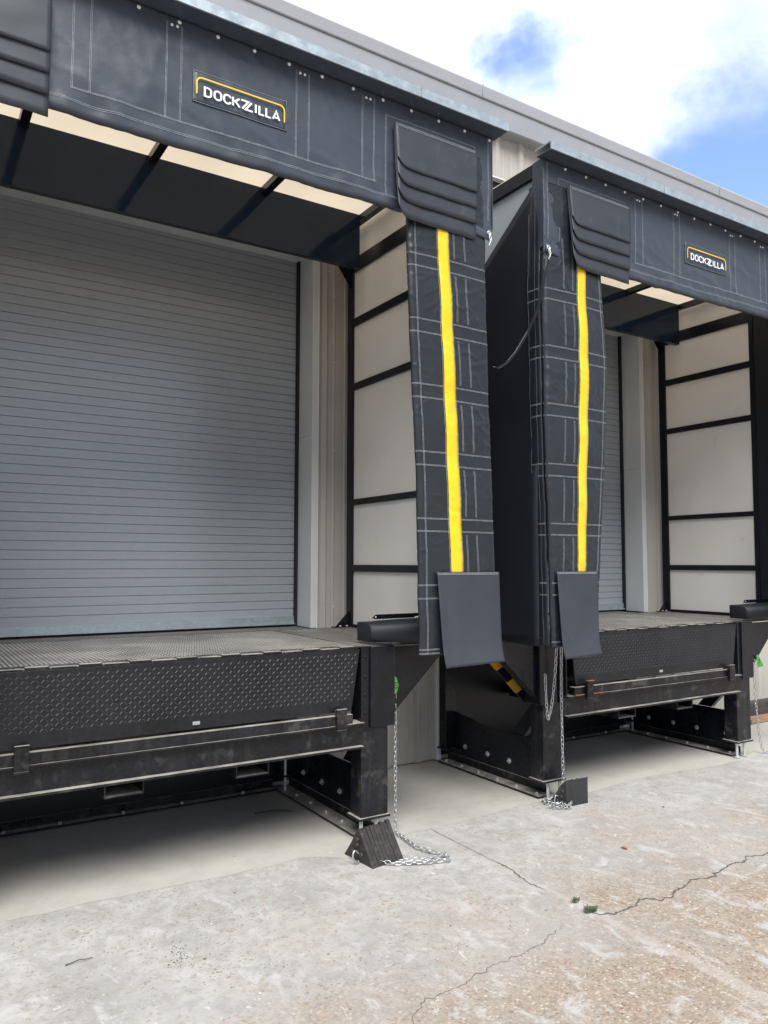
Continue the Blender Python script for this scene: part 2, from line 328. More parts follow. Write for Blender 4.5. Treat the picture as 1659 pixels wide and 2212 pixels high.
    wy = rng(sp.outputs['Y'], 3.3, 1.6, .002, .05)
    jm = math_('MULTIPLY', rng(math_('SUBTRACT', dx, wy), .012, -.006), rng(sp.outputs['Y'], 3.45, 3.15))
    c = mix(math_('MULTIPLY', jm, rng(noi(11., 6, .7), .35, .6, .2, .75)), c, (.45,.41,.375))
    # second faint pale line to the right
    ly = math_('SUBTRACT', sp.outputs['Y'], math_('ADD', math_('MULTIPLY', sp.outputs['X'], .153), 1.985))
    ly = math_('ABSOLUTE', math_('ADD', ly, math_('MULTIPLY', math_('SUBTRACT', noi(5.), .5), .05)))
    lm = math_('MULTIPLY', rng(ly, .018, .008), rng(sp.outputs['X'], 3.05, 3.3))
    c = mix(math_('MULTIPLY', lm, rng(noi(13., 6, .75), .42, .6, 0, .6)), c, (.55,.53,.50))
    # dark fines
    c = mix(rng(noi(160., 3, .6), .66, .72, 0, .45), c, (.12,.11,.10))
    l(c, b.inputs['Base Color'])
    hh = math_('ADD', math_('MULTIPLY', noi(60., 6, .7), .5), math_('MULTIPLY', rng(vo.outputs['Distance'], 0, .6, 1, 0), wm))
    bp = N(t, 'ShaderNodeBump', inputs={'Strength': 1., 'Distance': .002}); l(hh, bp.inputs['Height']); l(bp.outputs[0], b.inputs['Normal'])
    return m
MG = ground_mat('old_yard_concrete', False); MS = ground_mat('smooth_slab_concrete', True)
g = MB(); g.add([(-400,-400,0),(400,-400,0),(400,400,0),(-400,400,0)], [(0,1,2,3)])
yard = tag(g.build('yard_ground', MG), kind='structure')
# newer smooth slab with an uneven front edge
edge = []
x = -14.0
while x < 22:
    base = 4.13 + .10*nz(x*.9, 3.1) + .02*nz(x*5, 8.2) + .008*nz(x*21, 1.3) + .006*nz(x*55, 2.3)
    base -= .20*math.exp(-((x-2.33)/.16)**2)
    edge.append((x, base)); x += .035
s = MB(); vs = [(a, b, .0012) for a, b in edge] + [(a, 5.62, .0012) for a, b in edge]; n = len(edge)
s.add(vs, [(i, i+1, n+i+1, n+i) for i in range(n-1)])
tag(s.build('concrete_slab', MS), kind='structure')

def crack(pts, wd, name='crack', jit=.012, mat='crack'):
    P = []
    for (a, b), (c, d) in zip(pts, pts[1:]):
        k = max(2, int(math.hypot(c-a, d-b)/.012))
        for i in range(k): P.append((lerp(a, c, i/k), lerp(b, d, i/k)))
    P.append(pts[-1]); m = MB(); vs = []
    n = len(P)
    for i, (a, b) in enumerate(P):
        q = P[min(i+1, n-1)]; p = P[max(i-1, 0)]; t = Vector((q[0]-p[0], q[1]-p[1])).normalized(); nn = Vector((-t.y, t.x))
        o = jit*(nz(a*9, b*9) + .6*nz(a*31, b*31, 4) + .3*nz(a*90, b*90, 6)); ww = wd*(.45 + .9*abs(nz(a*14, b*14, 9)) + .5*abs(nz(a*60, b*60, 2)))*min(1, i/8+.15, (n-1-i)/8+.15)
        vs += [(a+nn.x*(o-ww), b+nn.y*(o-ww), .0015), (a+nn.x*(o+ww), b+nn.y*(o+ww), .0015)]
    m.add(vs, [(2*i, 2*i+2, 2*i+3, 2*i+1) for i in range(n-1)])
    return m.build(name, MT[mat], yard)
crack([(2.955,4.12),(2.95,3.8),(2.953,3.52)], .003, 'slab_joint', .006)
crack([(2.953,3.52),(2.95,3.32),(2.915,3.18),(2.93,3.05)], .006, 'slab_joint', .02)
crack([(2.95,2.82),(2.93,2.72),(3.02,2.66),(3.115,2.675),(3.25,2.70),(3.35,2.65),(3.49,2.662),(3.62,2.70),(3.84,2.688),(4.05,2.74),(4.391,2.719),(4.8,2.78),(5.3,2.75)], .007, 'ground_crack', .035)
crack([(2.72,2.73),(2.60,2.66),(2.501,2.649),(2.35,2.60),(2.178,2.616),(1.98,2.55),(1.813,2.558),(1.72,2.50),(1.665,2.43),(1.60,2.2)], .0022, 'ground_crack', .03)

# ------------------------------------------------------------------ building
WY = 5.5
bld = thing('warehouse', (4, WY, 0), 'beige metal clad warehouse wall with two grey roller doors and a grey eave gutter', 'building')
def clad_profile(x0, x1):
    P = 0.31; ph = 4.742 - 20*P; out = []
    xs = [x0, x1]; k = int((x0-ph)/P)-1
    while ph + k*P < x1 + P:
        c = ph + k*P
        xs += [c-.042, c-.022, c+.022, c+.042, c+P/3-.012, c+P/3-.006, c+P/3+.006, c+P/3+.012, c+2*P/3-.012, c+2*P/3-.006, c+2*P/3+.006, c+2*P/3+.012]; k += 1
    xs = sorted(set(round(q, 4) for q in xs if x0 <= q <= x1))
    for q in xs:
        d = ((q-ph) % P); d = min(d, P-d)
        d3 = ((q-ph) % P); m = min(abs(d3-P/3), abs(d3-2*P/3))
        h = .03 if d <= .0221 else (.0 if d >= .0419 else .03*(.042-d)/.02)
        if m <= .0061: h = max(h, .005)
        out.append((q, WY-h))
    return out
cl = MB()
def sheet(x0, x1, z0, z1):
    p = clad_profile(x0, x1); n = len(p)
    cl.add([(a, b, z0) for a, b in p] + [(a, b, z1) for a, b in p], [(i, i+1, n+i+1, n+i) for i in range(n-1)])
DR = [(0.075, 2.765), (4.015, 6.705)]
ZH = 4.215; ZS = 1.17
sheet(-9, DR[0][0]-.05, .01, 6.0); sheet(DR[0][1]+.05, DR[1][0]-.05, .01, 6.0); sheet(DR[1][1]+.05, 26, .01, 6.0)
for a, b in DR: sheet(a-.05, b+.05, ZH+.05, 6.0); sheet(a-.05, b+.05, .01, ZS)
cl.build('cladding', MT['clad'], bld)
bk = MB(); bk.box(-9, DR[0][0]-.06, 5.52, 5.6, 0, 6.1); bk.box(DR[0][1]+.06, DR[1][0]-.06, 5.52, 5.6, 0, 6.1); bk.box(DR[1][1]+.06, 26, 5.52, 5.6, 0, 6.1)
bk.box(-9, 26, 5.85, 5.95, 0, 6.1); bk.box(-9, -8.9, 5.6, 12, 0, 6.1); bk.box(25.9, 26, 5.6, 12, 0, 6.1)
bk.build('inner_wall', MT['black'], bld)
rf = MB(); rf.prism([(5.35,6.16),(12,6.9),(12,6.8),(5.35,6.06)], 'x', -9.3, 26.3); rf.build('roof', MT['gutter'], bld)
gt = MB()
gp = [(5.34,6.15),(5.33,6.135),(5.352,6.045),(5.36,6.04),(5.36,5.83),(5.375,5.822),(5.53,5.822),(5.53,6.15)]
gt.prism(gp[:4] + [(5.48,6.04),(5.48,6.15)], 'x', -9, 26.3); gt.build('gutter', MT['gutter'], bld, bevel=.003)
ft = MB(); ft.prism([(5.368,6.036),(5.368,5.832),(5.378,5.822),(5.51,5.822),(5.51,6.036)], 'x', -9, 26.3); ft.build('fascia', MT['fascia'], bld, bevel=.002)
js = MB()
for xx in (-3.2, .6, 4.45, 8.05, 12): js.box(xx, xx+.006, 5.327, 5.335, 6.05, 6.152)
js.each('gutter_joint', MT['gutter'], bld)
wf = MB(); wf.prism([(5.44,5.372),(5.40,5.352),(5.40,5.340),(5.455,5.335),(5.455,5.372)], 'x', -2, 12); wf.build('wall_flashing', MT['trim_white'], bld)
wb = MB(); wb.box(3.62, 7.11, 5.452, 5.468, 4.55, 5.333); wb.build('wall_shade_band', MT['vinyl_side'], bld)  # dark sheet stands in for shade on the wall below the flashing
for i, (a, b) in enumerate(DR):
    d = MB(); z = 1.265; pitch = .0648
    prof = []
    while z < ZH + .12:
        z1 = z + pitch
        prof += [(5.7315, z+.0016), (5.7236, z+.0026), (5.7225, z+.004), (5.7225, z1-.004), (5.7236, z1-.0022), (5.7315, z1-.0012)]
        z = z1
    n = len(prof); d.add([(a, y, zz) for y, zz in prof] + [(b-.022, y, zz) for y, zz in prof], [(k, k+1, n+k+1, n+k) for k in range(n-1)])
    do = d.build('roller_door', MT['door'], bld); do['label'] = ('left', 'right')[i] + ' grey slatted steel roller door'
    q = MB(); q.box(a, b-.022, 5.708, 5.733, 1.215, 1.268); q.box(a, b-.022, 5.69, 5.735, 1.205, 1.2145); q.build('bottom_bar', MT['zinc'], do)
    q = MB(); q.box(a, b-.02, 5.712, 5.735, 1.189, 1.2045); q.build('bottom_seal', MT['black'], do)
    q = MB(); q.box(b-.02, b-.001, 5.69, 5.75, 1.19, ZH+.1); q.build('guide_rail', MT['black'], do)
    q = MB(); q.box(b, b+.049, WY-.045, 5.76, 1.19, ZH+.049); q.box(a-.049, a, WY-.045, 5.76, 1.19, ZH+.049); q.box(a, b, WY-.043, 5.76, ZH, ZH+.047)
    q.build('door_frame', MT['trim'], bld, bevel=.003)
    q = MB(); q.box(b+.0495, b+.058, WY-.048, WY+.01, 1.186, ZH+.055); q.build('frame_edge', MT['trim_white'], bld)
    q = MB(); q.box(b-.0015, b+.03, 5.5, 5.712, 2.72, 2.7235); q.build('frame_lap', MT['fascia'], bld)
q = MB(); q.box(3.985, 4.035, WY-.045, WY+.0, .01, 1.15); q.build('corner_trim', MT['trim_white'], bld, bevel=.003)
q = MB()
for xx in (2.905, 2.99, 3.60, 6.86):
    for zz in (.10, .72, 1.35, 2.0, 2.62, 3.35, 3.9): q.dome((xx, WY-.003, zz), .008)
q.each('wall_screw', MT['bolt'], bld)

# ------------------------------------------------------------------ diamond marks
def marks(m, x0, x1, y0, y1, fn, pitch=.0235, ln=.0142, wd=.0042, hh=.0022):
    """raised lens-shaped marks laid alternately; fn(u,v,h)->point"""
    nx = int((x1-x0)/pitch); ny = int((y1-y0)/pitch)
    for j in range(ny):
        for i in range(nx):
            cx = x0 + (i+.5)*pitch; cy = y0 + (j+.5)*pitch
            a = R(47) if (i+j) % 2 else R(-43); c, s = math.cos(a), math.sin(a)
            k = 1 if (i+j) % 2 else .35; bd = wd*.8   # second direction shaped lower to stay dark, glints only on the first
            L_ = [(-ln, -bd, 0), (-ln*.45, -wd, 0), (ln*.45, -wd, 0), (ln, -bd, 0), (ln*.5, wd, 0), (-ln*.5, wd, 0), (-ln*.5, 0, hh*k), (ln*.5, 0, hh*k)]
            m.add([fn(cx + p*c - q*s, cy + p*s + q*c, h) for p, q, h in L_], [(0,1,6), (1,2,7,6), (2,3,7), (3,4,7), (4,5,6,7), (5,0,6)])

# ------------------------------------------------------------------ loading platform
ZP = 1.19
def platform(ox, label, right_end):
    root = thing('loading_platform', (ox+1.4, 4.13, 0), label, 'dock platform', 'black steel dock leveller platforms')
    X = lambda v: v + ox
    S = MT['steel']; Wn = MT['steel_worn']
    # deck
    d = MB(); d.box(X(.405), X(2.415), 4.17, 5.44, ZP-.012, ZP); dk = d.build('deck_plate', MT['deck'], root)
    q = MB(); marks(q, X(.41), X(2.41), 4.18, 5.40, lambda u, v, h: (u, v, ZP-.0003+h), hh=.003); q.build('tread_marks', MT['mark_deck'], dk)
    q = MB(); q.box(X(2.43), X(2.75), 4.15, 5.40, ZP-.012, ZP-.001); q.box(X(.07), X(.39), 4.15, 5.40, ZP-.012, ZP-.001); sd_ = q.each('side_deck', MT['deck'], root)[0]
    q = MB(); marks(q, X(2.432), X(2.74), 4.16, 5.39, lambda u, v, h: (u, v, ZP-.0015+h)); q.build('tread_marks', MT['mark_deck'], sd_)
    q = MB(); q.box(X(2.7505), X(3.14), 4.20, 5.45, ZP-.02, ZP-.003); q.box(X(-.33), X(.0695), 4.20, 5.45, ZP-.02, ZP-.003); q.each('side_shelf', MT['deck_side'], root, bevel=.002)
    q = MB(); q.box(X(.07), X(2.75), 5.45, 5.70, ZP-.02, ZP-.002); q.build('threshold_plate', MT['deck_side'], root)
    # underside frame
    q = MB()
    for xx in (.45, .95, 1.4, 1.85, 2.34): q.box(X(xx), X(xx+.05), 4.2, 5.42, 1.06, 1.176)
    q.box(X(.1), X(2.7), 5.34, 5.42, 1.02, 1.176); q.box(X(2.47), X(2.65), 4.27, 5.33, 1.05, 1.176); q.box(X(.14), X(.32), 4.27, 5.33, 1.05, 1.176)
    q.box(X(.35), X(2.43), 4.24, 4.34, .80, 1.05)
    q.each('deck_beam', S, root)
    q = MB(); q.box(X(.2), X(2.62), 5.452, 5.466, .05, 1.165); q.build('back_panel', MT['steel_frame'], root)
    # lip
    q = MB(); yb = 4.112
    q.prism([(X(.39),1.176),(X(2.415),1.176),(X(2.366),.855),(X(2.352),.806),(X(.436),.806),(X(.424),.855)], 'y', 4.098, 4.113)
    lip = q.build('lip_plate', MT['plate'], root, bevel=.002)
    q = MB(); pitch = .0235
    tmp = MB(); marks(tmp, X(.40), X(2.41), .872, 1.172, lambda u, v, h: (u, 4.0983-h, v), hh=.0024)
    for k in range(0, len(tmp.v), 8):
        cx = sum(v[0] for v in tmp.v[k:k+8])/8; cz = sum(v[2] for v in tmp.v[k:k+8])/8
        xr = lerp(X(2.366), X(2.415), (cz-.855)/.321)-.016; xl = lerp(X(.424), X(.39), (cz-.855)/.321)+.016
        if xl < cx < xr: q.add(tmp.v[k:k+8], [(0,1,6), (1,2,7,6), (2,3,7), (3,4,7), (4,5,6,7), (5,0,6)])
    q.build('tread_marks', MT['mark_lip'], lip)
    q = MB(); q.box(X(1.375), X(1.415), 4.0955, 4.0975, .830, .848); q.build('lip_slot', MT['zinc'], lip)
    q = MB(); xx = .42; k = 0
    while xx < 2.36:
        q.box(X(xx), X(xx+.11), 4.115, 4.16, 1.168, 1.184 + (.006 if k % 2 else 0)); xx += .125; k += 1
    q.tube([(X(.41), 4.145, 1.172), (X(2.41), 4.145, 1.172)], .012)
    q.build('hinge', Wn, root, bevel=.002)
    # bar, beam
    q = MB(); q.box(X(.40), X(2.335), 4.075, 4.135, .735, .792); q.box(X(2.338), X(2.36), 4.08, 4.13, .738, .79); q.each('support_bar', Wn, root, bevel=.004)
    q = MB(); q.box(X(.33), X(2.445), 4.118, 4.132, .592, .722); q.box(X(.33), X(2.44), 4.08, 4.19, .578, .5915); q.box(X(.33), X(2.44), 4.07, 4.19, .7225, .7335)
    q.each('front_beam', Wn, root, bevel=.002)
    for xk in (.50, 2.232):
        q = MB(); q.box(X(xk), X(xk+.066), 4.045, 4.073, .712, .828); q.box(X(xk), X(xk+.066), 4.045, 4.074, .7, .7115); q.box(X(xk-.001), X(xk+.067), 4.04, 4.06, .8285, .834)
        q.build('lip_keeper', Wn, root, bevel=.002)
        if ox > 0 and xk < 1:
            q = MB(); q.box(X(xk-.002), X(xk+.068), 4.038, 4.061, .8345, .839); q.box(X(.402), X(xk-.01), 4.07, 4.0745, .733, .741); q.box(X(xk+.07), X(xk+.24), 4.07, 4.0745, .733, .738); q.each('rust_edge', MT['rust'], root)
    # fork pockets
    for xf in (.935, 1.642):
        q = MB(); a, b, z0, z1, t = X(xf), X(xf+.20), .498, .574, .007
        q.box(a, b, 4.14, 5.40, z0, z0+t); q.box(a, b, 4.14, 5.40, z1-t, z1); q.box(a, a+t, 4.14, 5.40, z0+t, z1-t); q.box(b-t, b, 4.14, 5.40, z0+t, z1-t)
        q.build('fork_pocket', Wn, root)
    # sides
    for sgn in (1, -1):
        mir = (lambda v: X(v)) if sgn == 1 else (lambda v: X(2.775 - v))
        def bx(m, a, b, *r): a, b = sorted((mir(a), mir(b))); m.box(a, b, *r)
        q = MB(); bx(q, 2.447, 2.642, 4.13, 4.262, .148, ZP-.02); bx(q, 2.43, 2.655, 4.118, 4.28, .130, .1475); q.each('front_post', Wn, root, bevel=.006)
        q = MB(); bx(q, 2.509, 2.684, 4.112, 4.275, .686, ZP-.008); q.build('post_sleeve', S, root, bevel=.008)
        q = MB(); bx(q, 2.440, 2.507, 4.116, 4.1285, .692, ZP-.004); bx(q, 2.496, 2.5065, 4.10, 4.1155, .692, ZP-.004); bx(q, 2.428, 2.4395, 4.10, 4.14, .73, ZP-.004); q.each('channel', S, root, bevel=.002)
        q = MB()
        for zz in (.78, .89, 1.0, 1.12): q.dome((mir(2.466), 4.1155, zz), .010)
        q.each('channel_bolt', S, root)
        for yy in (5.36,):
            q = MB(); bx(q, 2.475, 2.60, 5.35, 5.44, .13, 1.05); bx(q, 2.44, 2.62, 5.30, 5.45, .115, .1295); q.each('rear_post', S, root, bevel=.004)
        for (xx, yy, zt) in ((2.462, 4.155, .129), (2.575, 4.16, .129), (2.50, 5.325, .34)):
            q = MB(); q.tube([(mir(xx), yy, .012), (mir(xx), yy, zt)], .0115); q.tube([(mir(xx), yy, .006), (mir(xx), yy, .013)], .03, 12); q.build('levelling_rod', MT['bolt'], root)
        q = MB()
        if sgn == 1: fa, fb, pa, pb = 2.455, 2.585, 2.586, 2.600
        else: fa, fb, pa, pb = 2.555, 2.68, 2.535, 2.554
        # flange always faces the viewer's left (-x) side of its plate
        q = MB()
        if sgn == 1:
            q.box(X(2.455), X(2.586), 4.20, 5.42, .008, .020); q.box(X(2.574), X(2.5855), 4.20, 5.42, .0205, .08)
            px = X(2.586)
        else:
            q.box(X(.145), X(.262), 4.20, 5.42, .008, .020); q.box(X(.250), X(.2615), 4.20, 5.42, .0205, .08)
            px = X(.262)
        q.build('base_angle', Wn, root, bevel=.002)
        q = MB()
        for yy in (4.26, 4.48, 4.70, 4.93, 5.15, 5.36): q.tube([(px-.075, yy, .0205), (px-.075, yy, .03)], .014, 6); q.dome((px-.075, yy, .0305), .008, 'z')
        q.each('anchor_bolt', MT['bolt'], root, n=2)
        q = MB(); q.prism([(4.26,.022),(5.40,.022),(5.40,.44),(4.9,.375),(4.26,.375)], 'x', px+.0005, px+.012); sp_ = q.build('side_plate', S, root)
        for yy in (4.34, 4.64, 4.90, 5.19):
            q = MB(); q.tube([(px-.006, yy, .165), (px-.001, yy, .165)], .021, 14); q.tube([(px-.02, yy, .165), (px-.006, yy, .165)], .010, 6); q.build('washer_bolt', MT['bolt'], sp_)
        q = MB()
        for yy in (4.34, 4.64, 4.90, 5.19): q.box(px-.0012, px+.0003, yy-.004, yy+.004, .07, .14); q.box(px-.0012, px+.0003, yy-.004, yy+.004, .20, .31)
        q.each('bolt_slot', MT['black'], sp_)
        # diagonal brace from the side plate up to the front post
        xm = px+.02
        q = MB(); q.prism([(4.44,.376),(4.58,.376),(4.285,.72),(4.27,.60)], 'x', xm, xm+.04) if False else q.prism([(4.50,.376),(4.64,.376),(4.265,.80),(4.265,.64)], 'x', xm, xm+.05); q.build('brace', S, root)
        # gusset carrying the shelter base
        gx = [(2.686, ZP-.021), (3.13, ZP-.021), (3.05, 1.08), (2.686, .745)]
        q = MB(); q.prism([(mir(a), b) for a, b in gx], 'y', 4.150, 4.162); q.build('gusset', S, root)
        q = MB(); q.prism([(mir(a), b) for a, b in [(2.686,.745),(3.05,1.08),(3.05,1.098),(2.686,.763)]], 'y', 4.163, 4.23); q.build('gusset_rib', S, root)
    # rear base angle
    q = MB(); q.box(X(.30), X(2.45), 5.38, 5.44, .008, .02); q.box(X(.30), X(2.45), 5.441, 5.451, .0, .075); q.build('rear_angle', Wn, root)
    q = MB()
    for xx in (.62, .95, 1.35, 1.75, 2.2): q.tube([(X(xx), 5.405, .02), (X(xx), 5.405, .034)], .013, 6)
    q.each('anchor_bolt', MT['bolt'], root)
    return root
P1 = platform(0.0, 'nearer black steel dock platform, cut by the picture edge, with a wide diamond plate lip', True)
P2 = platform(3.83, 'farther black steel dock platform with a yellow and black hazard bar under its gusset', False)
# black and yellow hazard bar under the left gusset of the farther platform
q = MB()
a0, b0 = Vector((3.60, 1.085)), Vector((4.0, .70)); dv = (b0-a0); nn = Vector((-dv.y, dv.x)).normalized()*.055
ks = [0, .16, .34, .58, .80, 1.0]
hz = MB(); hzb = MB()
for i in range(5):
    p, r_ = a0+dv*ks[i], a0+dv*ks[i+1]; sh = dv*.04
    (hz if i in (1, 3) else hzb).prism([tuple(p), tuple(r_), tuple(r_-nn-sh), tuple(p-nn-sh)], 'y', 4.30, 4.32)
hb = hzb.build('hazard_bar', MT['steel'], P2)
hz.build('hazard_tape', MT['hazard'], hb)

# ------------------------------------------------------------------ dock shelters
FY = 3.715; ZT = 4.46; ZHB = 3.80
def ribbon(m, pts, nrm, wd):
    pts = [Vector(p) for p in pts]; nrm = Vector(nrm); n = len(pts); vs = []
    for i, p in enumerate(pts):
        t = (pts[min(i+1, n-1)] - pts[max(i-1, 0)]).normalized(); e = t.cross(nrm).normalized()*wd*.5
        vs += [p-e, p+e]
    m.add(vs, [(2*i, 2*i+2, 2*i+3, 2*i+1) for i in range(n-1)])
def stroke(m, pts, wd, y, to):
    """mitred flat stroke in patch space; to(u,v)->(x,z)"""
    n = len(pts); pts = [Vector(p) for p in pts]; vs = []
    closed = (pts[0]-pts[-1]).length < 1e-6
    if closed: pts = pts[:-1]; n -= 1
    for i, p in enumerate(pts):
        a = pts[(i-1) % n] if (closed or i > 0) else None; b = pts[(i+1) % n] if (closed or i < n-1) else None
        t1 = (p-a).normalized() if a is not None else (b-p).normalized(); t2 = (b-p).normalized() if b is not None else t1
        t = (t1+t2).normalized(); nn = Vector((-t.y, t.x)); k = wd*.5/max(.4, nn.dot(Vector((-t1.y, t1.x))))
        for s_ in (-1, 1):
            w_ = p + nn*k*s_; X_, Z_ = to(w_.x, w_.y); vs.append((X_, y, Z_))
    for i in range(n if closed else n-1):
        j = (i+1) % n; m.add([vs[2*i], vs[2*j], vs[2*j+1], vs[2*i+1]], [(0,1,2,3)])
def arc(cx, cy, r, a0, a1, k=6, ry=None): return [(cx + r*math.cos(R(lerp(a0,a1,i/k))), cy + (ry or r)*math.sin(R(lerp(a0,a1,i/k)))) for i in range(k+1)]
LET = {
 'D': [[(0,0),(0,1)] + [(.28,1)] + arc(.28,.68,.32,90,0,5)[1:] + arc(.28,.32,.32,0,-90,5) + [(0,0)]],
 'O': [arc(.32,.68,.32,0,180,8) + arc(.32,.32,.32,180,360,8) + [(.64,.68)]],
 'C': [arc(.32,.68,.32,12,180,8) + arc(.32,.32,.32,180,348,8)],
 'K': [[(0,0),(0,1)], [(.62,1),(.12,.46)], [(.22,.60),(.66,0)]],
 'I': [[(0,0),(0,1)]],
 'L': [[(0,1),(0,0),(.5,0)]],
 'A': [[(0,0),(.34,1.0),(.68,0)], [(.15,.24),(.53,.24)]],
 'Z': [[(-.1,1),(.62,1),(.02,0)]], 'z': [[(.50,1),(-.1,0),(.62,0)]],
}
def shelter(ox, label, idx):
    """ox = x of the shelter's centre line"""
    root = thing('dock_shelter', (ox, FY, 0), label, 'dock shelter', 'black fabric dock shelters on the wall')
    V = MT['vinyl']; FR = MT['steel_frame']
    xi, xo = 1.682, 1.745
    # roof
    q = MB(); q.box(ox-xo, ox+xo, 3.735, 5.44, ZT-.004, ZT+.002); q.build('roof_sheet', MT['roofsheet'], root)
    q = MB(); q.box(ox-xo-.035, ox+xo+.035, 3.602, 3.734, ZT, ZT+.008); q.build('hood', MT['hood'], root)
    q = MB(); q.box(ox-xo-.04, ox+xo+.04, 3.592, 3.6015, ZT-.002, ZT+.055); q.box(ox-xo-.04, ox+xo+.04, 3.602, 3.75, ZT+.045, ZT+.055)
    fl = q.build('flashing', MT['zinc'], root)
    q = MB()
    for xx in (-.63, 1.1): q.box(ox+xx, ox+xx+.006, 3.589, 3.5915, ZT-.001, ZT+.056)
    q.each('flashing_joint', MT['fascia'], fl)
    for k in range(5):
        xb = ox + (-1.64, -.86, -.06, .765, 1.60)[k]
        q = MB(); q.box(xb-.028, xb+.028, 3.75, 5.44, ZT-.055, ZT-.005); q.build('roof_bar', FR, root)
    q = MB(); q.box(ox-xi+.105, ox+xi-.105, 5.12, 5.13, 4.02, ZT-.006); q.build('header_panel', MT['gloss'], root)
    q = MB(); q.box(ox-xi+.106, ox+xi-.106, 5.131, 5.17, 4.021, 4.06); q.box(ox-xi, ox+xi, 3.76, 3.80, ZT-.06, ZT-.006); q.each('cross_bar', FR, root)
    # sides
    rows = [(1.215,1.632),(1.686,2.165),(2.213,3.105),(3.162,3.635),(3.70,4.09),(4.205,4.448)]
    for s_ in (-1, 1):
        X = lambda v: ox + s_*v
        def bx(m, a, b, *r): a, b = sorted((X(a), X(b))); m.box(a, b, *r)
        for z0, z1 in rows:
            q = MB(); bx(q, xi+.006, xi+.012, 4.41, 5.40, z0-.02, z1+.02); q.build('side_panel', MT['panel'], root)
        q = MB()
        edges = [(1.187,1.213)] + [(rows[i][1], rows[i+1][0]) for i in range(5)]
        for z0, z1 in edges: bx(q, xi-.012, xi+.032, 4.40, 5.385, z0, z1)
        q.each('frame_rail', FR, root, bevel=.002)
        q = MB(); bx(q, xi-.014, xi+.05, 5.386, 5.468, 1.187, ZT-.006); bx(q, xi-.012, xi+.035, 4.355, 4.3995, 1.187, ZT-.006); q.each('frame_post', FR, root, bevel=.003)
        q = MB(); bx(q, xi-.002, xi+.006, 3.78, 4.354, 1.30, ZT-.06); q.build('side_lining', MT['vinyl_side'], root)
        q = MB(); q.prism([(X(xi-.14),1.190),(X(xi-.01),1.190),(X(xi-.01),1.32)], 'y', 5.42, 5.428); q.prism([(X(xi-.15),4.16),(X(xi-.01),4.16),(X(xi-.01),3.97)], 'y', 5.42, 5.428)
        bx(q, xi-.16, xi+.03, 5.40, 5.45, 1.1885, 1.1955); q.each('foot_bracket', MT['steel'], root)
        q = MB(); q.dome((X(xi-.10), 5.41, 1.197), .012, 'z'); q.dome((X(xi-.04), 5.41, 1.197), .012, 'z'); q.each('bracket_bolt', MT['bolt'], root)
        # outside skin: black fabric below a diagonal, pale sheet above it
        q = MB()
        if s_ == -1:
            def sidefn(u, v):
                y = lerp(3.80, 5.43, u); zt = min(4.36, 4.348 - .7225*(y-3.742)); zt = max(zt, 3.15); zb = 1.16 + .01*math.sin(y*6)
                z = lerp(zb, zt, v); return (X(xo) + .018*math.sin(v*3.1)*math.sin((u)*3.1) + .006*nz(y*2, z*1.3), y, z)
            q.grid(sidefn, 24, 40); q.build('side_skin', MT['vinyl_side'], root, smooth=True, solid=.004)
            q = MB(); bx(q, xo-.03, xo-.026, 3.74, 5.43, 3.1, 4.36); q.build('pale_sheet', MT['patchwhite'], root)
        else:
            bx(q, xo-.004, xo, 3.80, 5.43, 1.16, 4.36); q.build('side_skin', MT['vinyl_side'], root)
        q = MB(); bx(q, xo-.05, xo+.001, 3.735, 5.43, 4.362, 4.4555); q.build('top_rail', MT['steel'], root)
        q = MB(); bx(q, xo-.06, xo-.012, 3.80, 4.36, 1.165, 1.205); q.build('base_rail', MT['steel'], root)
    # draft pads resting at the bottom corners
    for s_ in (1,):
        q = MB()
        def padring(t):
            xx = lerp(1.085, 1.80, t); yy = 4.13 - .21*min(1, t*1.6); zb = 1.205; zt = lerp(1.320, 1.345, min(1, t*2))
            r_ = .018 if t > 0 else .012
            h = zt-zb; return [(yy+.03, zb), (yy+.008, zb+.12*h), (yy-.004, zb+.3*h), (yy-.008, zb+.55*h), (yy, zb+.8*h), (yy+.018, zb+.95*h), (yy+.06, zt+.004), (yy+.17, zt+.004), (yy+.17, zb)], xx
        rings = [padring(i/10) for i in range(11)]; n = 9; vs = []
        for pr, xx in rings:
            for (yy, zz) in pr: vs.append((ox+s_*xx, yy, zz + .003*nz(xx*9, zz*30)))
        fs = [(i*n+k, i*n+(k+1)%n, (i+1)*n+(k+1)%n, (i+1)*n+k) for i in range(10) for k in range(n)] + [tuple(range(n)), tuple(10*n+k for k in range(n))]
        q.add(vs, fs); pd = q.build('corner_pad', MT['vinyl_side'], root, smooth=True, bevel=.008)
        q = MB(); q.prism([(ox+1.16,1.345),(ox+1.13,1.352),(ox+1.16,1.374),(ox+1.75,1.374),(ox+1.75,1.345)], 'y', 4.18, 4.19); q.build('pad_clip', MT['steel'], pd)
        q = MB(); q.dome((ox+1.155, 4.179, 1.358), .006); q.tube([(ox+1.40, 4.10, 1.352), (ox+1.425, 4.08, 1.362)], .005, 6); q.build('pad_screws', MT['bolt'], pd)
    # ---- head curtain
    hx0, hx1 = ox-xo, ox+xo
    def head(x, z, off=0.):
        k = (z-ZHB)/(ZT-ZHB)
        e = 1-k
        wr = .010*e*nz(x*2.3, z*2.2, idx*5.) + .006*nz(x*5+z*3, z*4, 3+idx) * (.3+e) + .0025*nz(x*16+z*6, z*9, 9)
        wr -= .0035*max(0, 1-abs(nz(x*2.6+z*4, z*3.2-x*.7, 31+idx))*7)**1.5*(.4+e); wr += .009*math.exp(-((z-3.86)/.04)**2)*nz(x*9, 1., 2) + .010*e*abs(nz(x*3.1+z*5.5, z*1.4-x, 17))
        return (x, FY + wr - off, z)
    q = MB()
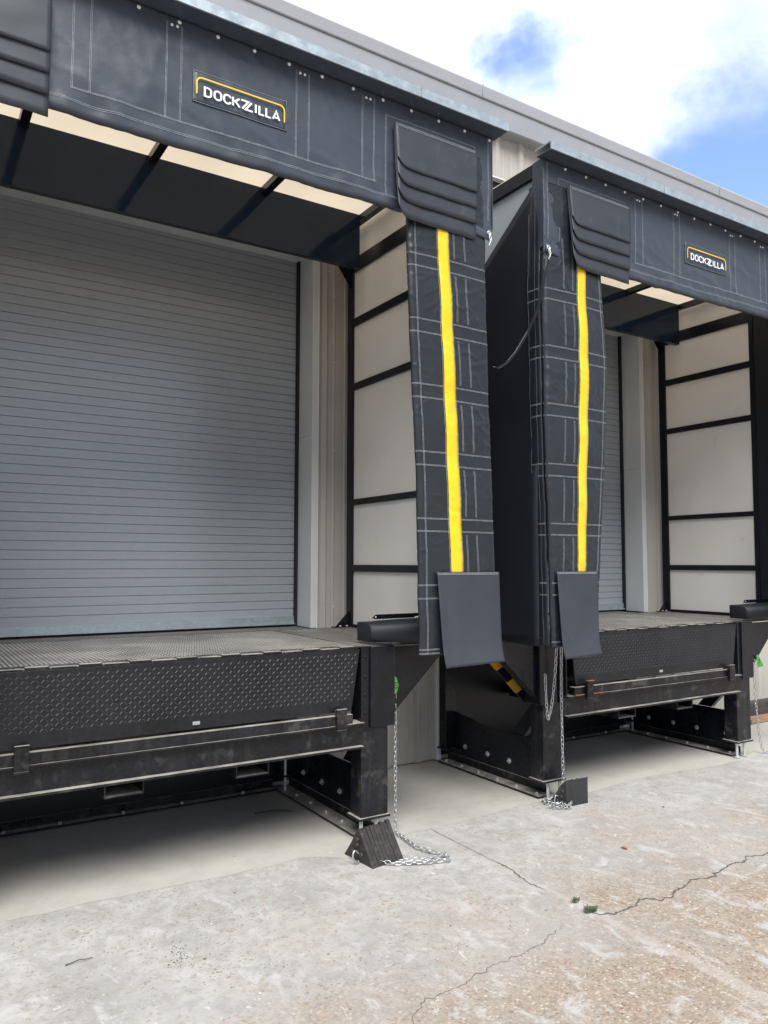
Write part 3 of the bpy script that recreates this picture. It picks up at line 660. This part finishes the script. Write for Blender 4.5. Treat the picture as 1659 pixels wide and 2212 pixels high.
    def hf(u, v):
        x = lerp(hx0, hx1, u)
        t = v
        if t < .12:   # rolled bottom edge
            a = R(200*(1-t/.12)); c = head(x, ZHB+.02+.004*nz(x*6, 5.)); r_ = .020
            return (x, c[1] + r_ - r_*math.cos(a)*1.0 , c[2] - r_*math.sin(a) + .004*nz(x*14, 3.))
        return head(x, lerp(ZHB+.02, ZT-.001, (t-.12)/.88))
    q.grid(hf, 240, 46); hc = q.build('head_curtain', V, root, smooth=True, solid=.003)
    # returns of the head at both ends
    for s_ in (-1, 1):
        X = lambda v: ox + s_*v
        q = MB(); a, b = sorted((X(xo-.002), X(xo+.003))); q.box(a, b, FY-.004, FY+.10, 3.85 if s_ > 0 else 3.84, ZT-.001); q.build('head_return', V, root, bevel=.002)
    # stitching
    q = MB()
    def vst(x, z0, z1, gap=.0065, wd=.0016):
        for g_ in (-gap/2, gap/2):
            k = max(2, int(abs(z1-z0)/.03)); ribbon(q, [head(x+g_ + .0015*nz(x*5, z0+i*.03*8), lerp(z0, z1, i/k), .0042) for i in range(k+1)], (0,-1,0), wd)
    def hst(z, x0, x1, gap=.0065, wd=.0016):
        for g_ in (-gap/2, gap/2):
            k = max(2, int(abs(x1-x0)/.02)); ribbon(q, [head(lerp(x0, x1, i/k), z+g_+.0015*nz(i*.3, z*9), .0042) for i in range(k+1)], (0,-1,0), wd)
    for a, b in ((-.815,-.735), (-.375,-.30), (.342,.419), (.766,.845)):
        vst(ox+a, 3.925, ZT-.04); vst(ox+b, 3.925, ZT-.04)
    hst(3.925, ox-.82, ox+.86, .005); hst(3.862, hx0+.1, hx1-.1, .008); 
    vst(ox+.927, 3.86, 4.353, .006); vst(ox+1.602, 3.87, 4.353, .006); hst(4.353, ox+.927, ox+1.602, .005)
    vst(ox-.927, 3.90, 4.353, .006); vst(ox-1.602, 3.87, 4.353, .006); hst(4.353, ox-1.602, ox-.927, .005)
    vst(ox+xo-.035, 3.9, ZT-.02); vst(ox-xo+.035, 3.9, ZT-.02)
    q.build('stitching', MT['thread'], hc)
    q = MB(); k = -8
    xs = [ox + 1.722 - .2035*i for i in range(17)]
    for xx in xs: q.dome(head(xx, ZT-.024, .003), .0105)
    for a in (-.775, -.337, .38, .805):
        for dd in (-.014, .014): q.dome(head(ox+a+dd, ZT-.05, .003), .0085)
    q.each('rivet', MT['white_print'], hc)
    # badge
    px0, px1, pz0, pz1 = ox-.240, ox+.285, 4.048, 4.218
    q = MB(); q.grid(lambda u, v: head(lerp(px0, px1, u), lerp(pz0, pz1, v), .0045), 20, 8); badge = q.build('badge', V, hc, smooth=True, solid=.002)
    yb = FY-.0165
    def to(u, v): return (lerp(px0, px1, u), lerp(pz1, pz0, v))
    asp = (px1-px0)/(pz1-pz0)
    def topatch(h0, v0, v1, u0):
        def f(a, b): return to(u0 + a*(v1-v0)/asp, lerp(v1, v0, b))
        return f
    q = MB()
    ptsY = [(.035,.77),(.035,.40)] + [(.035+.052*(1-math.cos(R(a))), .40-.16*math.sin(R(a))) for a in (25,50,75,90)] + [(.913,.24)] + [(.913+.052*math.sin(R(a)), .40-.16*math.cos(R(a))) for a in (15,40,65,90)] + [(.965,.77)]
    stroke(q, [(u*asp, v) for u, v in ptsY], .045, yb, lambda a, b: to(a/asp, b)); q.build('yellow_line', MT['yellow'], badge)
    q = MB(); word = 'DOCKZzILLA'; adv = {'D': .92, 'O': .92, 'C': .86, 'K': .90, 'Z': .44, 'z': .92, 'I': .36, 'L': .70, 'A': .9}
    tot = sum(adv[c] for c in word) - .22; hgt = .27; us = .105; ue = .90
    kx = (ue-us)/tot
    cur = 0; lay = 0
    for ch in word:
        for st in LET[ch]:
            lay += 1
            stroke(q, st, .19, yb-.0002*(lay % 3), lambda a, b, c=cur: to(us + (a+c+.09)*kx, .79 - hgt*b - .02))
        cur += adv[ch]
    q.build('lettering', MT['white_print'], badge)
    q = MB()
    for g_ in (.004, .008):
        P = [(px0+g_, pz0+g_), (px1-g_, pz0+g_), (px1-g_, pz1-g_), (px0+g_, pz1-g_), (px0+g_, pz0+g_)]
        if g_ == .004: P = P
        for (a, b), (c, d) in zip(P, P[1:]):
            ribbon(q, [head(lerp(a, c, i/12), lerp(b, d, i/12), .0075) for i in range(13)], (0,-1,0), .0014)
        break
    q.build('badge_stitching', MT['thread'], badge)
    # ---- layered corner flaps
    def cflap(x0, x1, seed):
        fr = bpy.data.objects.new('corner_flap', None); COL.objects.link(fr); fr.parent = root; fr.matrix_parent_inverse = root.matrix_basis.inverted(); fr.location = (x0, FY, 4.3)
        for k, zb in enumerate((4.035, 3.935, 3.837, 3.737)):
            q = MB(); zt = 4.312 - .004*k
            def f(u, v, k=k, zb=zb):
                z = lerp(zt, zb, v) ; vv = max(0, (4.31-z)/.58)
                rc = .0
                if v > .9 and u < .08: z += .0
                lift = .06*vv**1.3*max(0, 1-u*2.2)**2.4 + .012*vv*math.sin(u*3.1)
                y = FY - .016 - .0075*(3-k) - lift - .010*vv*(1-k/3)
                # rounded left bottom corner
                zz = z + (.05*max(0, 1-u/.12)**2*v**8)
                return (lerp(x0, x1, u) + .004*vv*(1-u), y + .003*nz(u*4, v*3, seed+k), zz + .003*nz(u*5, k, seed)*v)
            q.grid(f, 26, 14); o = q.build('flap_layer', MT['rubber'], fr, smooth=True, solid=.0045)
        q = MB()
        for g_ in (0, .009):
            ribbon(q, [(lerp(x0+.02, x1-.02, i/20), FY-.045, 4.298-g_) for i in range(21)], (0,-1,0), .0022)
        q.build('stitching', MT['thread'], fr)
    cflap(ox+.973, ox+1.592, 3+idx*7); cflap(ox-1.553+.02, ox-.915, 11+idx*7)
    return root
S1 = shelter(1.425, 'large near black fabric dock shelter framing the fully visible grey roller door', 0)
S2 = shelter(5.365, 'farther black fabric dock shelter with a pale triangle on its outer side', 1)

# ---- side curtains
BANDS = [(3.56,3.487),(3.165,3.085),(2.77,2.69),(2.365,2.285),(1.965,1.89),(1.57,1.492)]
def side_curtain(root, inner, outer, yel, zb, seed, outside, flap, zflapb):
    """inner/outer/yel: tables z->x (descending z); outside=+1 if the outer edge is on the +x side"""
    ztop = 4.30
    def P(u, z, off=0.):
        a, b = interp(inner, z), interp(outer, z)
        x = lerp(a, b, u)
        wr = .003*nz(u*1.8, z*1.3, seed) + .004*nz(u*4+z*2, z*5, seed+4)
        r1_ = abs(nz(u*5-z*4, z*11, seed+8)); r2_ = abs(nz(u*6+z*7, z*7, seed+20)); cr = max(0, 1-r1_*6)**1.5*.0048*max(0, min(1, .5+2.2*nz(u*2, z*2.4, seed+30))) + max(0, 1-r2_*7)**1.5*.0035*max(0, min(1, .5+2.2*nz(u*2, z*3, seed+40)))
        ys = abs(u-.42) if outside > 0 else abs(u-.44)
        wr -= cr*(.35+.65*min(1, ys/.12)); wr += .0012*nz(u*15, z*19, seed+8)
        # cloth pulled flat at each band, bellied between
        d = min(abs(z-(p+q_)/2) for p, q_ in BANDS)
        amp = min(1, .35 + d/.12)
        edge = .012*math.cos(u*math.pi*2)*.5
        y = FY - .004 + wr*amp + .003*math.cos(2*math.pi*(z-3.525)/.4)*(.3+.7*math.sin(u*3.1)) + edge
        rr = .03
        if u < .05: y += .02*(1-u/.05)**2
        if u > .94: y += .03*((u-.94)/.06)**2
        # edges scallop slightly
        x += .005*nz(z*5, u*2, seed+2)*max(0, abs(u-.5)*2-.75)*4
        return (x, y-off, z)
    q = MB(); q.grid(lambda u, v: P(u, lerp(ztop, zb, v) + .0*u), 70, 320); c = q.build('side_curtain', MT['curtain'], root, smooth=True, solid=.005)
    # wrap on to the side
    def Wp(t, z, off=0.):
        p = P(1, z); sx = outside
        bulge = .008*nz(z*6, t*2, seed+6)
        return (p[0] + sx*(.004 + .010*math.sin(t*2.5) + bulge*t + off), p[1] + .005 + t*.105, z)
    q = MB(); q.grid(lambda u, v: Wp(u, lerp(ztop, zb+.01, v)), 8, 120); q.build('curtain_return', MT['curtain'], root, smooth=True, solid=.005)
    st = MB(); OFF = .0055
    def vl(ufn, z0, z1, gap=.0065, wd=.0016):
        for g_ in (-gap/2, gap/2):
            k = max(2, int(abs(z0-z1)/.02)); pts = []
            for i in range(k+1):
                z = lerp(z0, z1, i/k); W_ = abs(interp(outer, z)-interp(inner, z)); pts.append(P(ufn(z)+g_/W_, z, OFF))
            ribbon(st, pts, (0,-1,0), wd)
    def hl(z, u0, u1, wd=.0016, gap=.0055):
        for g_ in (-gap/2, gap/2):
            ribbon(st, [P(lerp(u0, u1, i/30), z+g_, OFF) for i in range(31)], (0,-1,0), wd)
    def uof(x, z): return (x-interp(inner, z))/(interp(outer, z)-interp(inner, z))
    marg = .048
    vl(lambda z: (marg if True else 0)/abs(interp(outer, z)-interp(inner, z)), 3.9, zb+.01)
    for zz in [b for p in BANDS for b in p]: hl(zz, .0, 1.0)
    hl(zb+.035, 0, .22); hl(zb+.012, 0, .22); hl(zb+.035, .85, 1)
    yo = lambda z: interp([(a, c_) for a, b_, c_ in yel], z) if outside > 0 else interp([(a, b_) for a, b_, c_ in yel], z)
    for dd in (.045, .128):
        tops = [3.95] + [b for a, b in BANDS[:-1]]; bots = [a for a, b in BANDS]
        for zt, zb_ in zip(tops, bots):
            vl(lambda z, dd=dd: uof(yo(z)+outside*dd, z), zt-.018, zb_+.018, .008)
    yin = lambda z: interp([(a, b_) for a, b_, c_ in yel], z) if outside > 0 else interp([(a, c_) for a, b_, c_ in yel], z)
    vl(lambda z: uof(yin(z)-outside*.006, z), 3.9, 1.65, .003, .0015); vl(lambda z: uof(yo(z)+outside*.006, z), 3.9, 1.65, .003, .0015)
    for zz in [b for p in BANDS for b in p]:
        for g_ in (-.003, .003): ribbon(st, [Wp(i/8, zz+g_, .004) for i in range(9)], (outside,0,0), .0017)
    for tt in (.35, .97):
        k = 120; ribbon(st, [Wp(tt, lerp(4.2, zb+.02, i/k), .004) for i in range(k+1)], (outside,0,0), .0017)
    st.build('stitching', MT['thread'], c)
    q = MB()
    def yf(u, v):
        z = lerp(3.95, 1.64, v); a = interp([(p, b_) for p, b_, c_ in yel], z); b = interp([(p, c_) for p, b_, c_ in yel], z)
        return P(uof(lerp(a, b, u), z), z, .0075 + .0015*nz(z*25, u, 3))
    q.grid(yf, 4, 170); q.build('yellow_stripe', MT['yellow'], c, smooth=True, solid=.002)
    # wear flap at the bottom
    (a0, b0), (a1, b1) = flap; zt = 1.647
    q = MB()
    def ff(u, v):
        z = lerp(zt, zflapb, v); x = lerp(lerp(a0, b0, u), lerp(a1, b1, u), v) - v*(.012+.022*u)
        y = FY - .030 - .012*v - .022*max(0, (v-.74)/.26)**1.8*(.9+.2*u) - .03*max(0, 1-u/.12)**2*v*(1 if outside < 0 else .6) + .008*math.sin(v*4)*math.sin(u*3)
        return (x, y, z + .012*u*v)
    q.grid(ff, 24, 30); fo = q.build('wear_flap', MT['rubber'], root, smooth=True, solid=.004)
    q = MB()
    for g_ in (.007, .014): ribbon(q, [tuple(Vector(ff(.02+.96*i/16, 0))+Vector((0,-.004,-g_))) for i in range(17)], (0,-1,0), .0022)
    q.build('flap_stitching', MT['thread'], fo)
    return P
side_curtain(S1, [(4.3,2.49),(3.70,2.512),(3.07,2.535),(2.27,2.581),(1.16,2.604)], [(4.3,3.12),(3.78,3.125),(2.79,3.148),(1.66,3.19),(1.1,3.205)],
    [(3.95,2.70,2.78),(3.70,2.721,2.797),(3.10,2.754,2.833),(1.65,2.817,2.902)], 1.158, 2.3, 1, ((2.70,3.177),(2.743,3.222)), 1.085)
side_curtain(S2, [(4.3,4.18),(3.73,4.193),(3.13,4.238),(2.46,4.202),(1.15,4.085)], [(4.3,3.634),(3.55,3.616),(2.8,3.625),(1.17,3.668)],
    [(3.95,3.912,3.99),(3.72,3.917,3.995),(3.08,3.931,4.015),(2.46,3.912,3.99),(1.64,3.883,3.954)], 1.148, 12.7, -1, ((3.675,4.057),(3.696,4.083)), 1.075)
# the two outer curtains, just outside the picture
def plain_curtain(root, x0, x1, seed):
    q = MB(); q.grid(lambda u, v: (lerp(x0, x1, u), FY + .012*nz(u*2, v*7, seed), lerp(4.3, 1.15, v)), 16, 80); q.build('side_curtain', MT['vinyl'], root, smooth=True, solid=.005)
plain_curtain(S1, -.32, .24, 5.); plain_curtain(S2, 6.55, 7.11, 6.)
# eyelets and ties
for root, xe, ze in ((S1, 3.134, 3.813), (S2, 3.655, 3.835)):
    q = MB(); q.tube([(xe + .012*math.cos(a), FY-.012, ze + .012*math.sin(a)) for a in [i*math.pi/6 for i in range(13)]], .0045, 6); q.build('eyelet', MT['bolt'], root)
    q = MB(); q.tube([(xe, FY-.018, ze), (xe-.006, FY-.02, ze-.03), (xe+.004, FY-.02, ze-.055), (xe-.008, FY-.018, ze-.085)], .003, 6); q.tube([(xe, FY-.018, ze), (xe+.008, FY-.024, ze-.04), (xe-.002, FY-.024, ze-.07)], .0025, 6); q.build('tie_cord', MT['white_print'], root)
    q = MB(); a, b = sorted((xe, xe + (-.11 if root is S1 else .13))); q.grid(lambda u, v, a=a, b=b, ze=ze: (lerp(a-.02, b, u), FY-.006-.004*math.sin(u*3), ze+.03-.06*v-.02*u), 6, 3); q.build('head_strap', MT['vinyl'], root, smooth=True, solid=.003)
q = MB(); pts = []
def onp(x, y, Y):
    d = fv + rv*((x-829.5)/FPX) + uv*((1106-y)/FPX); t = Y/d.y; return (d.x*t, Y, 1.7+d.z*t)
ctl = [onp(*p) for p in ((1183,548,3.69),(1178,580,3.68),(1171,625,3.69),(1160,674,3.72),(1142,714,3.76),(1115,760,3.78),(1095,784,3.78),(1076,796,3.76),(1062,792,3.74))]
for i in range(len(ctl)-1):
    for k in range(4):
        a, b = Vector(ctl[i]), Vector(ctl[i+1]); pts.append(tuple(a.lerp(b, k/4)))
for off in (-.006, 0, .006): q.tube([(p[0]+off, p[1], p[2]) for p in pts], .0065, 6)
q.build('hanging_strap', MT['steel_frame'], S2, smooth=True)

# ------------------------------------------------------------------ chains
def link(m, c, d, up, L_=.040, W_=.024, r=.0033):
    d = Vector(d).normalized(); up = Vector(up); side = d.cross(up).normalized(); c = Vector(c); hs = (L_-W_)/2; rr = W_/2 - r
    pts = []
    for i in range(7): a = R(-90 + 30*i); pts.append(c + d*(hs + rr*math.cos(a)) + side*rr*math.sin(a))
    for i in range(7): a = R(90 + 30*i); pts.append(c + d*(-hs + rr*math.cos(a)) + side*rr*math.sin(a))
    n = len(pts); seg = 6; vs = []; fs = []; nn = d.cross(side).normalized()
    for i, p in enumerate(pts):
        t = (pts[(i+1) % n] - pts[(i-1) % n]).normalized(); e = t.cross(nn).normalized()
        for k in range(seg): a = 2*math.pi*k/seg; vs.append(p + e*r*math.cos(a) + nn*r*math.sin(a))
    for i in range(n):
        for k in range(seg): j = (i+1) % n; fs.append((i*seg+k, i*seg+(k+1) % seg, j*seg+(k+1) % seg, j*seg+k))
    m.add(vs, fs)
def chain_along(m, pts, seed=1, flat=False, pitch=.030):
    rr = random.Random(seed); P = [Vector(p) for p in pts]; d = 0; seglen = [(b-a).length for a, b in zip(P, P[1:])]; tot = sum(seglen)
    k = int(tot/pitch)
    for i in range(k):
        s_ = (i+.5)*pitch; j = 0
        while j < len(seglen)-1 and s_ > seglen[j]: s_ -= seglen[j]; j += 1
        a, b = P[j], P[j+1]; c = a.lerp(b, s_/seglen[j]); t = (b-a).normalized()
        base = Vector((0,-1,0)) if abs(t.z) > .7 else Vector((0,0,1))
        e = (base - t*base.dot(t)).normalized(); g_ = t.cross(e)
        ang = (0 if i % 2 else math.pi/2) + rr.uniform(-.3, .3) + (.5 if flat else 0)
        if flat: c = c + Vector((0, 0, rr.uniform(0, .006)))
        link(m, c, t, e*math.cos(ang) + g_*math.sin(ang))
def smooth_path(pts, k=8):
    out = []; P = [Vector(p) for p in pts]; n = len(P)
    for i in range(n-1):
        p0, p1, p2, p3 = P[max(i-1,0)], P[i], P[i+1], P[min(i+2,n-1)]
        for j in range(k):
            t = j/k; out.append(.5*((2*p1) + (p2-p0)*t + (2*p0-5*p1+4*p2-p3)*t*t + (3*p1-p0-3*p2+p3)*t**3))
    out.append(P[-1]); return out
CG = 'zinc chains of the wheel chocks'
m = MB(); chain_along(m, [(2.715,4.16,.93),(2.712,4.155,.5),(2.712,4.15,.02)], 3)
chain_along(m, smooth_path([(2.71,4.146,.014),(2.69,4.0,.014),(2.673,3.863,.014),(2.70,3.77,.014),(2.735,3.69,.014),(2.722,3.609,.016),(2.66,3.625,.014),(2.584,3.643,.016),(2.50,3.69,.014),(2.41,3.74,.014),(2.37,3.80,.02)]), 4, True)
chain_along(m, smooth_path([(2.74,3.66,.024),(2.66,3.65,.026),(2.55,3.68,.026),(2.44,3.74,.02)]), 8, True)
tag(m.build('chain', MT['chain'], smooth=True), 'zinc chain looping over the concrete to the triangular laminated chock', 'chain', CG)
m = MB(); chain_along(m, [(4.055,4.03,1.25),(4.06,4.045,.8),(4.085,4.06,.06)], 5)
chain_along(m, smooth_path([(4.085,4.06,.02),(4.03,4.12,.012),(3.96,4.13,.014),(3.93,4.07,.016),(4.0,4.05,.02),(4.06,4.08,.02),(4.03,4.02,.014),(3.95,4.01,.014),(3.90,4.0,.012),(3.93,3.95,.014),(4.0,3.97,.02),(4.05,3.99,.014),(4.02,3.93,.014),(3.97,3.93,.02),(4.04,3.95,.026),(4.10,3.99,.02)]), 6, True)
chain_along(m, smooth_path([(3.92,4.02,.024),(3.98,3.98,.028),(4.05,4.02,.028),(4.0,4.06,.028),(3.95,4.1,.02)]), 9, True)
tag(m.build('chain', MT['chain'], smooth=True), 'long zinc chain hanging below the middle curtain down to a heap by the curved chock', 'chain', CG)
m = MB(); chain_along(m, smooth_path([(3.985,4.0,1.25),(3.98,4.02,.95),(3.965,4.04,.72),(3.945,4.05,.62),(3.935,4.05,.60),(3.925,4.05,.66),(3.905,4.04,.80),(3.89,4.03,.95)]), 7)
tag(m.build('chain', MT['chain'], smooth=True), 'short zinc chain doubled up in a loop that ends above the ground', 'chain', CG)
m = MB(); chain_along(m, smooth_path([(6.56,4.14,.84),(6.565,4.14,.5),(6.60,4.13,.16),(6.63,4.12,.03),(6.70,4.10,.014),(6.82,4.08,.014)]), 11)
tag(m.build('chain', MT['chain'], smooth=True), 'thin distant zinc chain on the farthest post beside the lumber pile', 'chain', CG)
# tags
def gtag(pts, y, label):
    q = MB(); q.prism(pts, 'y', y, y+.002); o = q.build('tag', MT['green']); tag(o, label, 'tag', 'green tags on the posts')
    xs = [p[0] for p in pts]; zs = [p[1] for p in pts]; cx, cz = sum(xs)/len(xs), sum(zs)/len(zs); q = MB()
    for k in range(3): q.box(cx-.012, cx+.014, y-.001, y-.0002, cz+.012-k*.016, cz+.018-k*.016)
    q.build('print', MT['ink'], o)
gtag([(2.688,.99),(2.705,.975),(2.722,.925),(2.706,.88),(2.692,.872)], 4.13, 'small crumpled green tag peeping out behind the nearest black post')
gtag([(6.585,.875),(6.61,.882),(6.69,.775),(6.60,.765)], 4.13, 'bright green tag hanging on the farthest post near the lumber pile')

# ------------------------------------------------------------------ chocks
c1 = thing('wheel_chock', (2.38, 3.85, 0), 'laminated rubber wheel chock, triangular, lying in front of the nearer post', 'wheel chock', 'rubber wheel chocks')
# triangular prism: axis direction roughly along +x, cross-section in its end plane
A0 = Vector((2.300,3.752,.003)); B0 = Vector((2.275,4.03,.003)); ax = Vector((.232,.035,0)).normalized()
d_ = (B0-A0); Ap = A0 + d_*.52 + Vector((0,0,.185)); Lc = .235
layers = 9; th = Lc/layers
for k in range(layers):
    q = MB(); o1 = ax*(k*th + .0012); o2 = ax*((k+1)*th - .0012)
    jx = Vector((0, rnd.uniform(-.005,.005), rnd.uniform(-.007,.004)))
    T = [A0+Vector((0,jx.y*.6,0)), B0, Ap+jx]
    m_ = [T[0], T[0].lerp(T[1], .5)+Vector((0,0,.004)), T[1], T[1].lerp(T[2], .5)+jx*.5, T[2]+Vector((0,.010,-.006)), T[2]+Vector((0,-.010,-.006)), T[0].lerp(T[2], .5)-jx*.5]
    n = len(m_); q.add([p+o1 for p in m_] + [p+o2 for p in m_], [tuple(range(n)), tuple(range(2*n-1, n-1, -1))] + [(i, i+n, (i+1)%n+n, (i+1)%n) for i in range(n)])
    q.build('rubber_layer', MT['chock'], c1, bevel=.002)
q = MB(); cen = (A0+B0+Ap)/3 - ax*.002
for dz, dy in ((.03,0), (-.012,-.045), (-.012,.05), (.06, .0)):
    q.tube([cen+Vector((0,dy,dz)), cen+Vector((0,dy,dz))-ax*.012], .013, 6)
q.build('end_nuts', MT['wood_dark'], c1)
q = MB(); e0 = cen + Vector((0,-.02,-.01)) - ax*.006
q.tube(smooth_path([e0, e0-ax*.03+Vector((0,0,.02)), e0-ax*.045+Vector((0,-.005,-.01)), e0-ax*.02+Vector((0,-.01,-.045)), e0-ax*.004+Vector((0,-.005,-.04))]), .006, 6); q.build('shackle', MT['chain'], c1, smooth=True)

c2 = thing('wheel_chock', (4.15, 4.0, 0), 'black moulded rubber wheel chock with one curved face, standing beside the middle post', 'wheel chock', 'rubber wheel chocks')
# profile in a vertical plane facing left-front, swept to the right
F0 = Vector((4.015,3.965,.0)); dirp = Vector((-.10,.30,0)).normalized(); axc = Vector((.235,-.012,0)).normalized()
prof = [(0,0),(0,.185)] + [(.03+.14*(i/7), .185 - .175*math.sin(R(90*i/7))**.85) for i in range(1,8)] + [(.20,0)]
q = MB(); n = len(prof)
nst = 9
for k in range(nst):
    a = k*.205/nst + (.0008 if k else 0); b = (k+1)*.205/nst; sh = rnd.uniform(-.0025,.0025)
    f = lambda t: [F0 + dirp*(p[0]) + Vector((0,0,max(.002, p[1]+(sh if p[1] > .1 else 0)))) + axc*t for p in prof]
    q.add(f(a)+f(b), [tuple(range(n)), tuple(range(2*n-1, n-1, -1))] + [(i, i+n, (i+1)%n+n, (i+1)%n) for i in range(n)])
q.build('chock_body', MT['chock_smooth'], c2, bevel=.002)
q = MB(); pc = F0 + dirp*.035 + Vector((0,0,.07)) - axc*.001
for dz, dd in ((0,0), (-.035,.03), (.035,-.01)): q.tube([pc+dirp*dd+Vector((0,0,dz)), pc+dirp*dd+Vector((0,0,dz))-axc*.01], .012, 6)
q.build('end_nuts', MT['wood_dark'], c2)
q = MB(); e0 = pc + dirp*.02 + Vector((0,0,-.03)) - axc*.01
q.tube(smooth_path([e0+Vector((0,0,.03)), e0-axc*.02+Vector((0,0,.035)), e0-axc*.03, e0-axc*.022+Vector((0,0,-.03)), e0-axc*.0+Vector((0,0,-.036))]), .0055, 6); q.build('shackle', MT['chain'], c2, smooth=True)

# ------------------------------------------------------------------ small ground things
def at(x, y, z=0.): # photo position (1659 x 2212 frame) -> ground point
    d = fv + rv*((x-829.5)/FPX) + uv*((1106-y)/FPX); t = (z-1.7)/d.z; return Vector((d.x*t, d.y*t, z))
def pebble(m, c, r):
    vs = []; c = Vector(c); sx, sy, sz = rnd.uniform(.7,1.3), rnd.uniform(.7,1.3), rnd.uniform(.4,.7); a0 = rnd.uniform(0, 6)
    for (zz, k) in ((0, .9), (.6, .8)):
        for i in range(5): a = a0 + i*1.2566; vs.append(c + Vector((sx*r*k*math.cos(a)*rnd.uniform(.8,1.1), sy*r*k*math.sin(a)*rnd.uniform(.8,1.1), r*sz*zz)))
    m.add(vs + [c+Vector((0,0,r*sz))], [(i, (i+1)%5, 5+(i+1)%5, 5+i) for i in range(5)] + [(5+i, 5+(i+1)%5, 10) for i in range(5)])
m = MB()
for i in range(60):
    p = at(388+rnd.gauss(0, 14), 2066+rnd.gauss(0, 14)); pebble(m, p, rnd.uniform(.002,.0055))
for i in range(330):
    p = at(rnd.gauss(450, 170), rnd.gauss(2010, 62))
    if .2 < p.y < 5: pebble(m, p, rnd.uniform(.0012,.0038))
for i in range(160):
    p = at(rnd.uniform(0, 1659), rnd.uniform(1900, 2212)); pebble(m, p, rnd.uniform(.0012,.003))
for (a, b, r) in ((507,1929,.009), (442,2072,.009), (1433,1743,.010), (1258,1852,.006), (506,1850,.006), (973,2000,.006), (496,1785,.006)): pebble(m, at(a, b, .006 if b < 1800 else 0), r)
tag(m.build('gravel', MT['stone']), 'dark grit and little stones strewn over the concrete in front', 'grit', kind='stuff')
m = MB()
for i in range(150):
    p = at(rnd.uniform(60, 1659), rnd.uniform(1850, 2212)); pebble(m, p, rnd.uniform(.0015,.0045))
for i in range(26): pebble(m, at(rnd.gauss(700, 20), rnd.gauss(1846, 6)), rnd.uniform(.003,.007))
pebble(m, at(1418, 1672), .012); pebble(m, at(1444, 2044), .010)
tag(m.build('gravel', MT['chip']), 'pale concrete chips scattered over the yard', 'chips', kind='stuff')
def twig(p0, p1, bow, r, label, z=.006):
    a, b = at(*p0, z), at(*p1, z); mid = (a+b)/2 + Vector((bow, bow, .006)); q = MB()
    pp = smooth_path([a, a.lerp(mid, .5)+Vector((.004,0,0)), mid, mid.lerp(b, .5)-Vector((0,.004,0)), b], 4)
    q.tube(pp, [r*(1-.5*i/len(pp)) for i in range(len(pp))], 6); tag(q.build('twig', MT['twig'], smooth=True), label, 'twig', 'twigs on the concrete')
twig((550,1757), (635,1752), .02, .004, 'dark bent twig on the smooth slab under the nearer platform', .012)
twig((141,2085), (200,2068), .0, .0024, 'straight grey twig on the rough concrete at lower left')
q = MB(); c = at(1356, 1836, .002)
pts = [(0,0),(.008,.012),(.010,.026),(.004,.040),(-.004,.044),(-.010,.030),(-.009,.014)]
q.add([c+Vector((a*1.1, b*1.1, .003+.008*abs(a)/.01)) for a, b in pts] + [c+Vector((0,.022,.002))], [(i, (i+1)%7, 7) for i in range(7)])
tag(q.build('fallen_leaf', MT['dryleaf'], solid=.0008), 'single orange brown dry leaf on the grey concrete', 'leaf')
def weed(c, r, n, label):
    q = MB(); c = Vector(c)
    for i in range(n):
        a = rnd.uniform(0, 6.283); ln = r*rnd.uniform(.4, 1); b = c + Vector((rnd.gauss(0, r*.35), rnd.gauss(0, r*.16), 0)); e = b + Vector((math.cos(a)*ln, math.sin(a)*ln*.6, rnd.uniform(.004,.028)))
        s_ = (e-b).cross(Vector((0,0,1))).normalized()*rnd.uniform(.003,.0065); m_ = b.lerp(e, .6)+Vector((0,0,.006))
        q.add([b, m_-s_, e, m_+s_], [(0,1,2,3)])
    tag(q.build('weed', MT['leaf'], solid=.0006), label, 'weed', 'weeds in the joint')
weed(at(1277, 1969), .038, 120, 'larger flat green weed at the corner of the crack and the joint')
for wx, wy in ((1262, 1955), (1225, 1941), (1296, 1975), (1232, 1928)): pass
weed(at(1244, 1949), .022, 60, 'smaller green weed just beyond the larger one in the joint')
# lumber pile at the far right
lc = at(1650, 1560)
lm = thing('lumber_pile', (lc.x, lc.y, 0), 'small pile of dark and brown boards lying by the pale wall', 'lumber')
q = MB(); q.box(lc.x-.25, lc.x+1.6, lc.y-.02, lc.y+.10, .006, .055); q.build('brown_board', MT['wood'], lm, bevel=.003)
q = MB(); q.box(lc.x-.1, lc.x+1.6, lc.y+.14, lc.y+.30, .006, .11); q.box(lc.x+.0, lc.x+1.6, lc.y+.16, lc.y+.28, .1105, .17); q.each('dark_board', MT['wood_dark'], lm, bevel=.003)
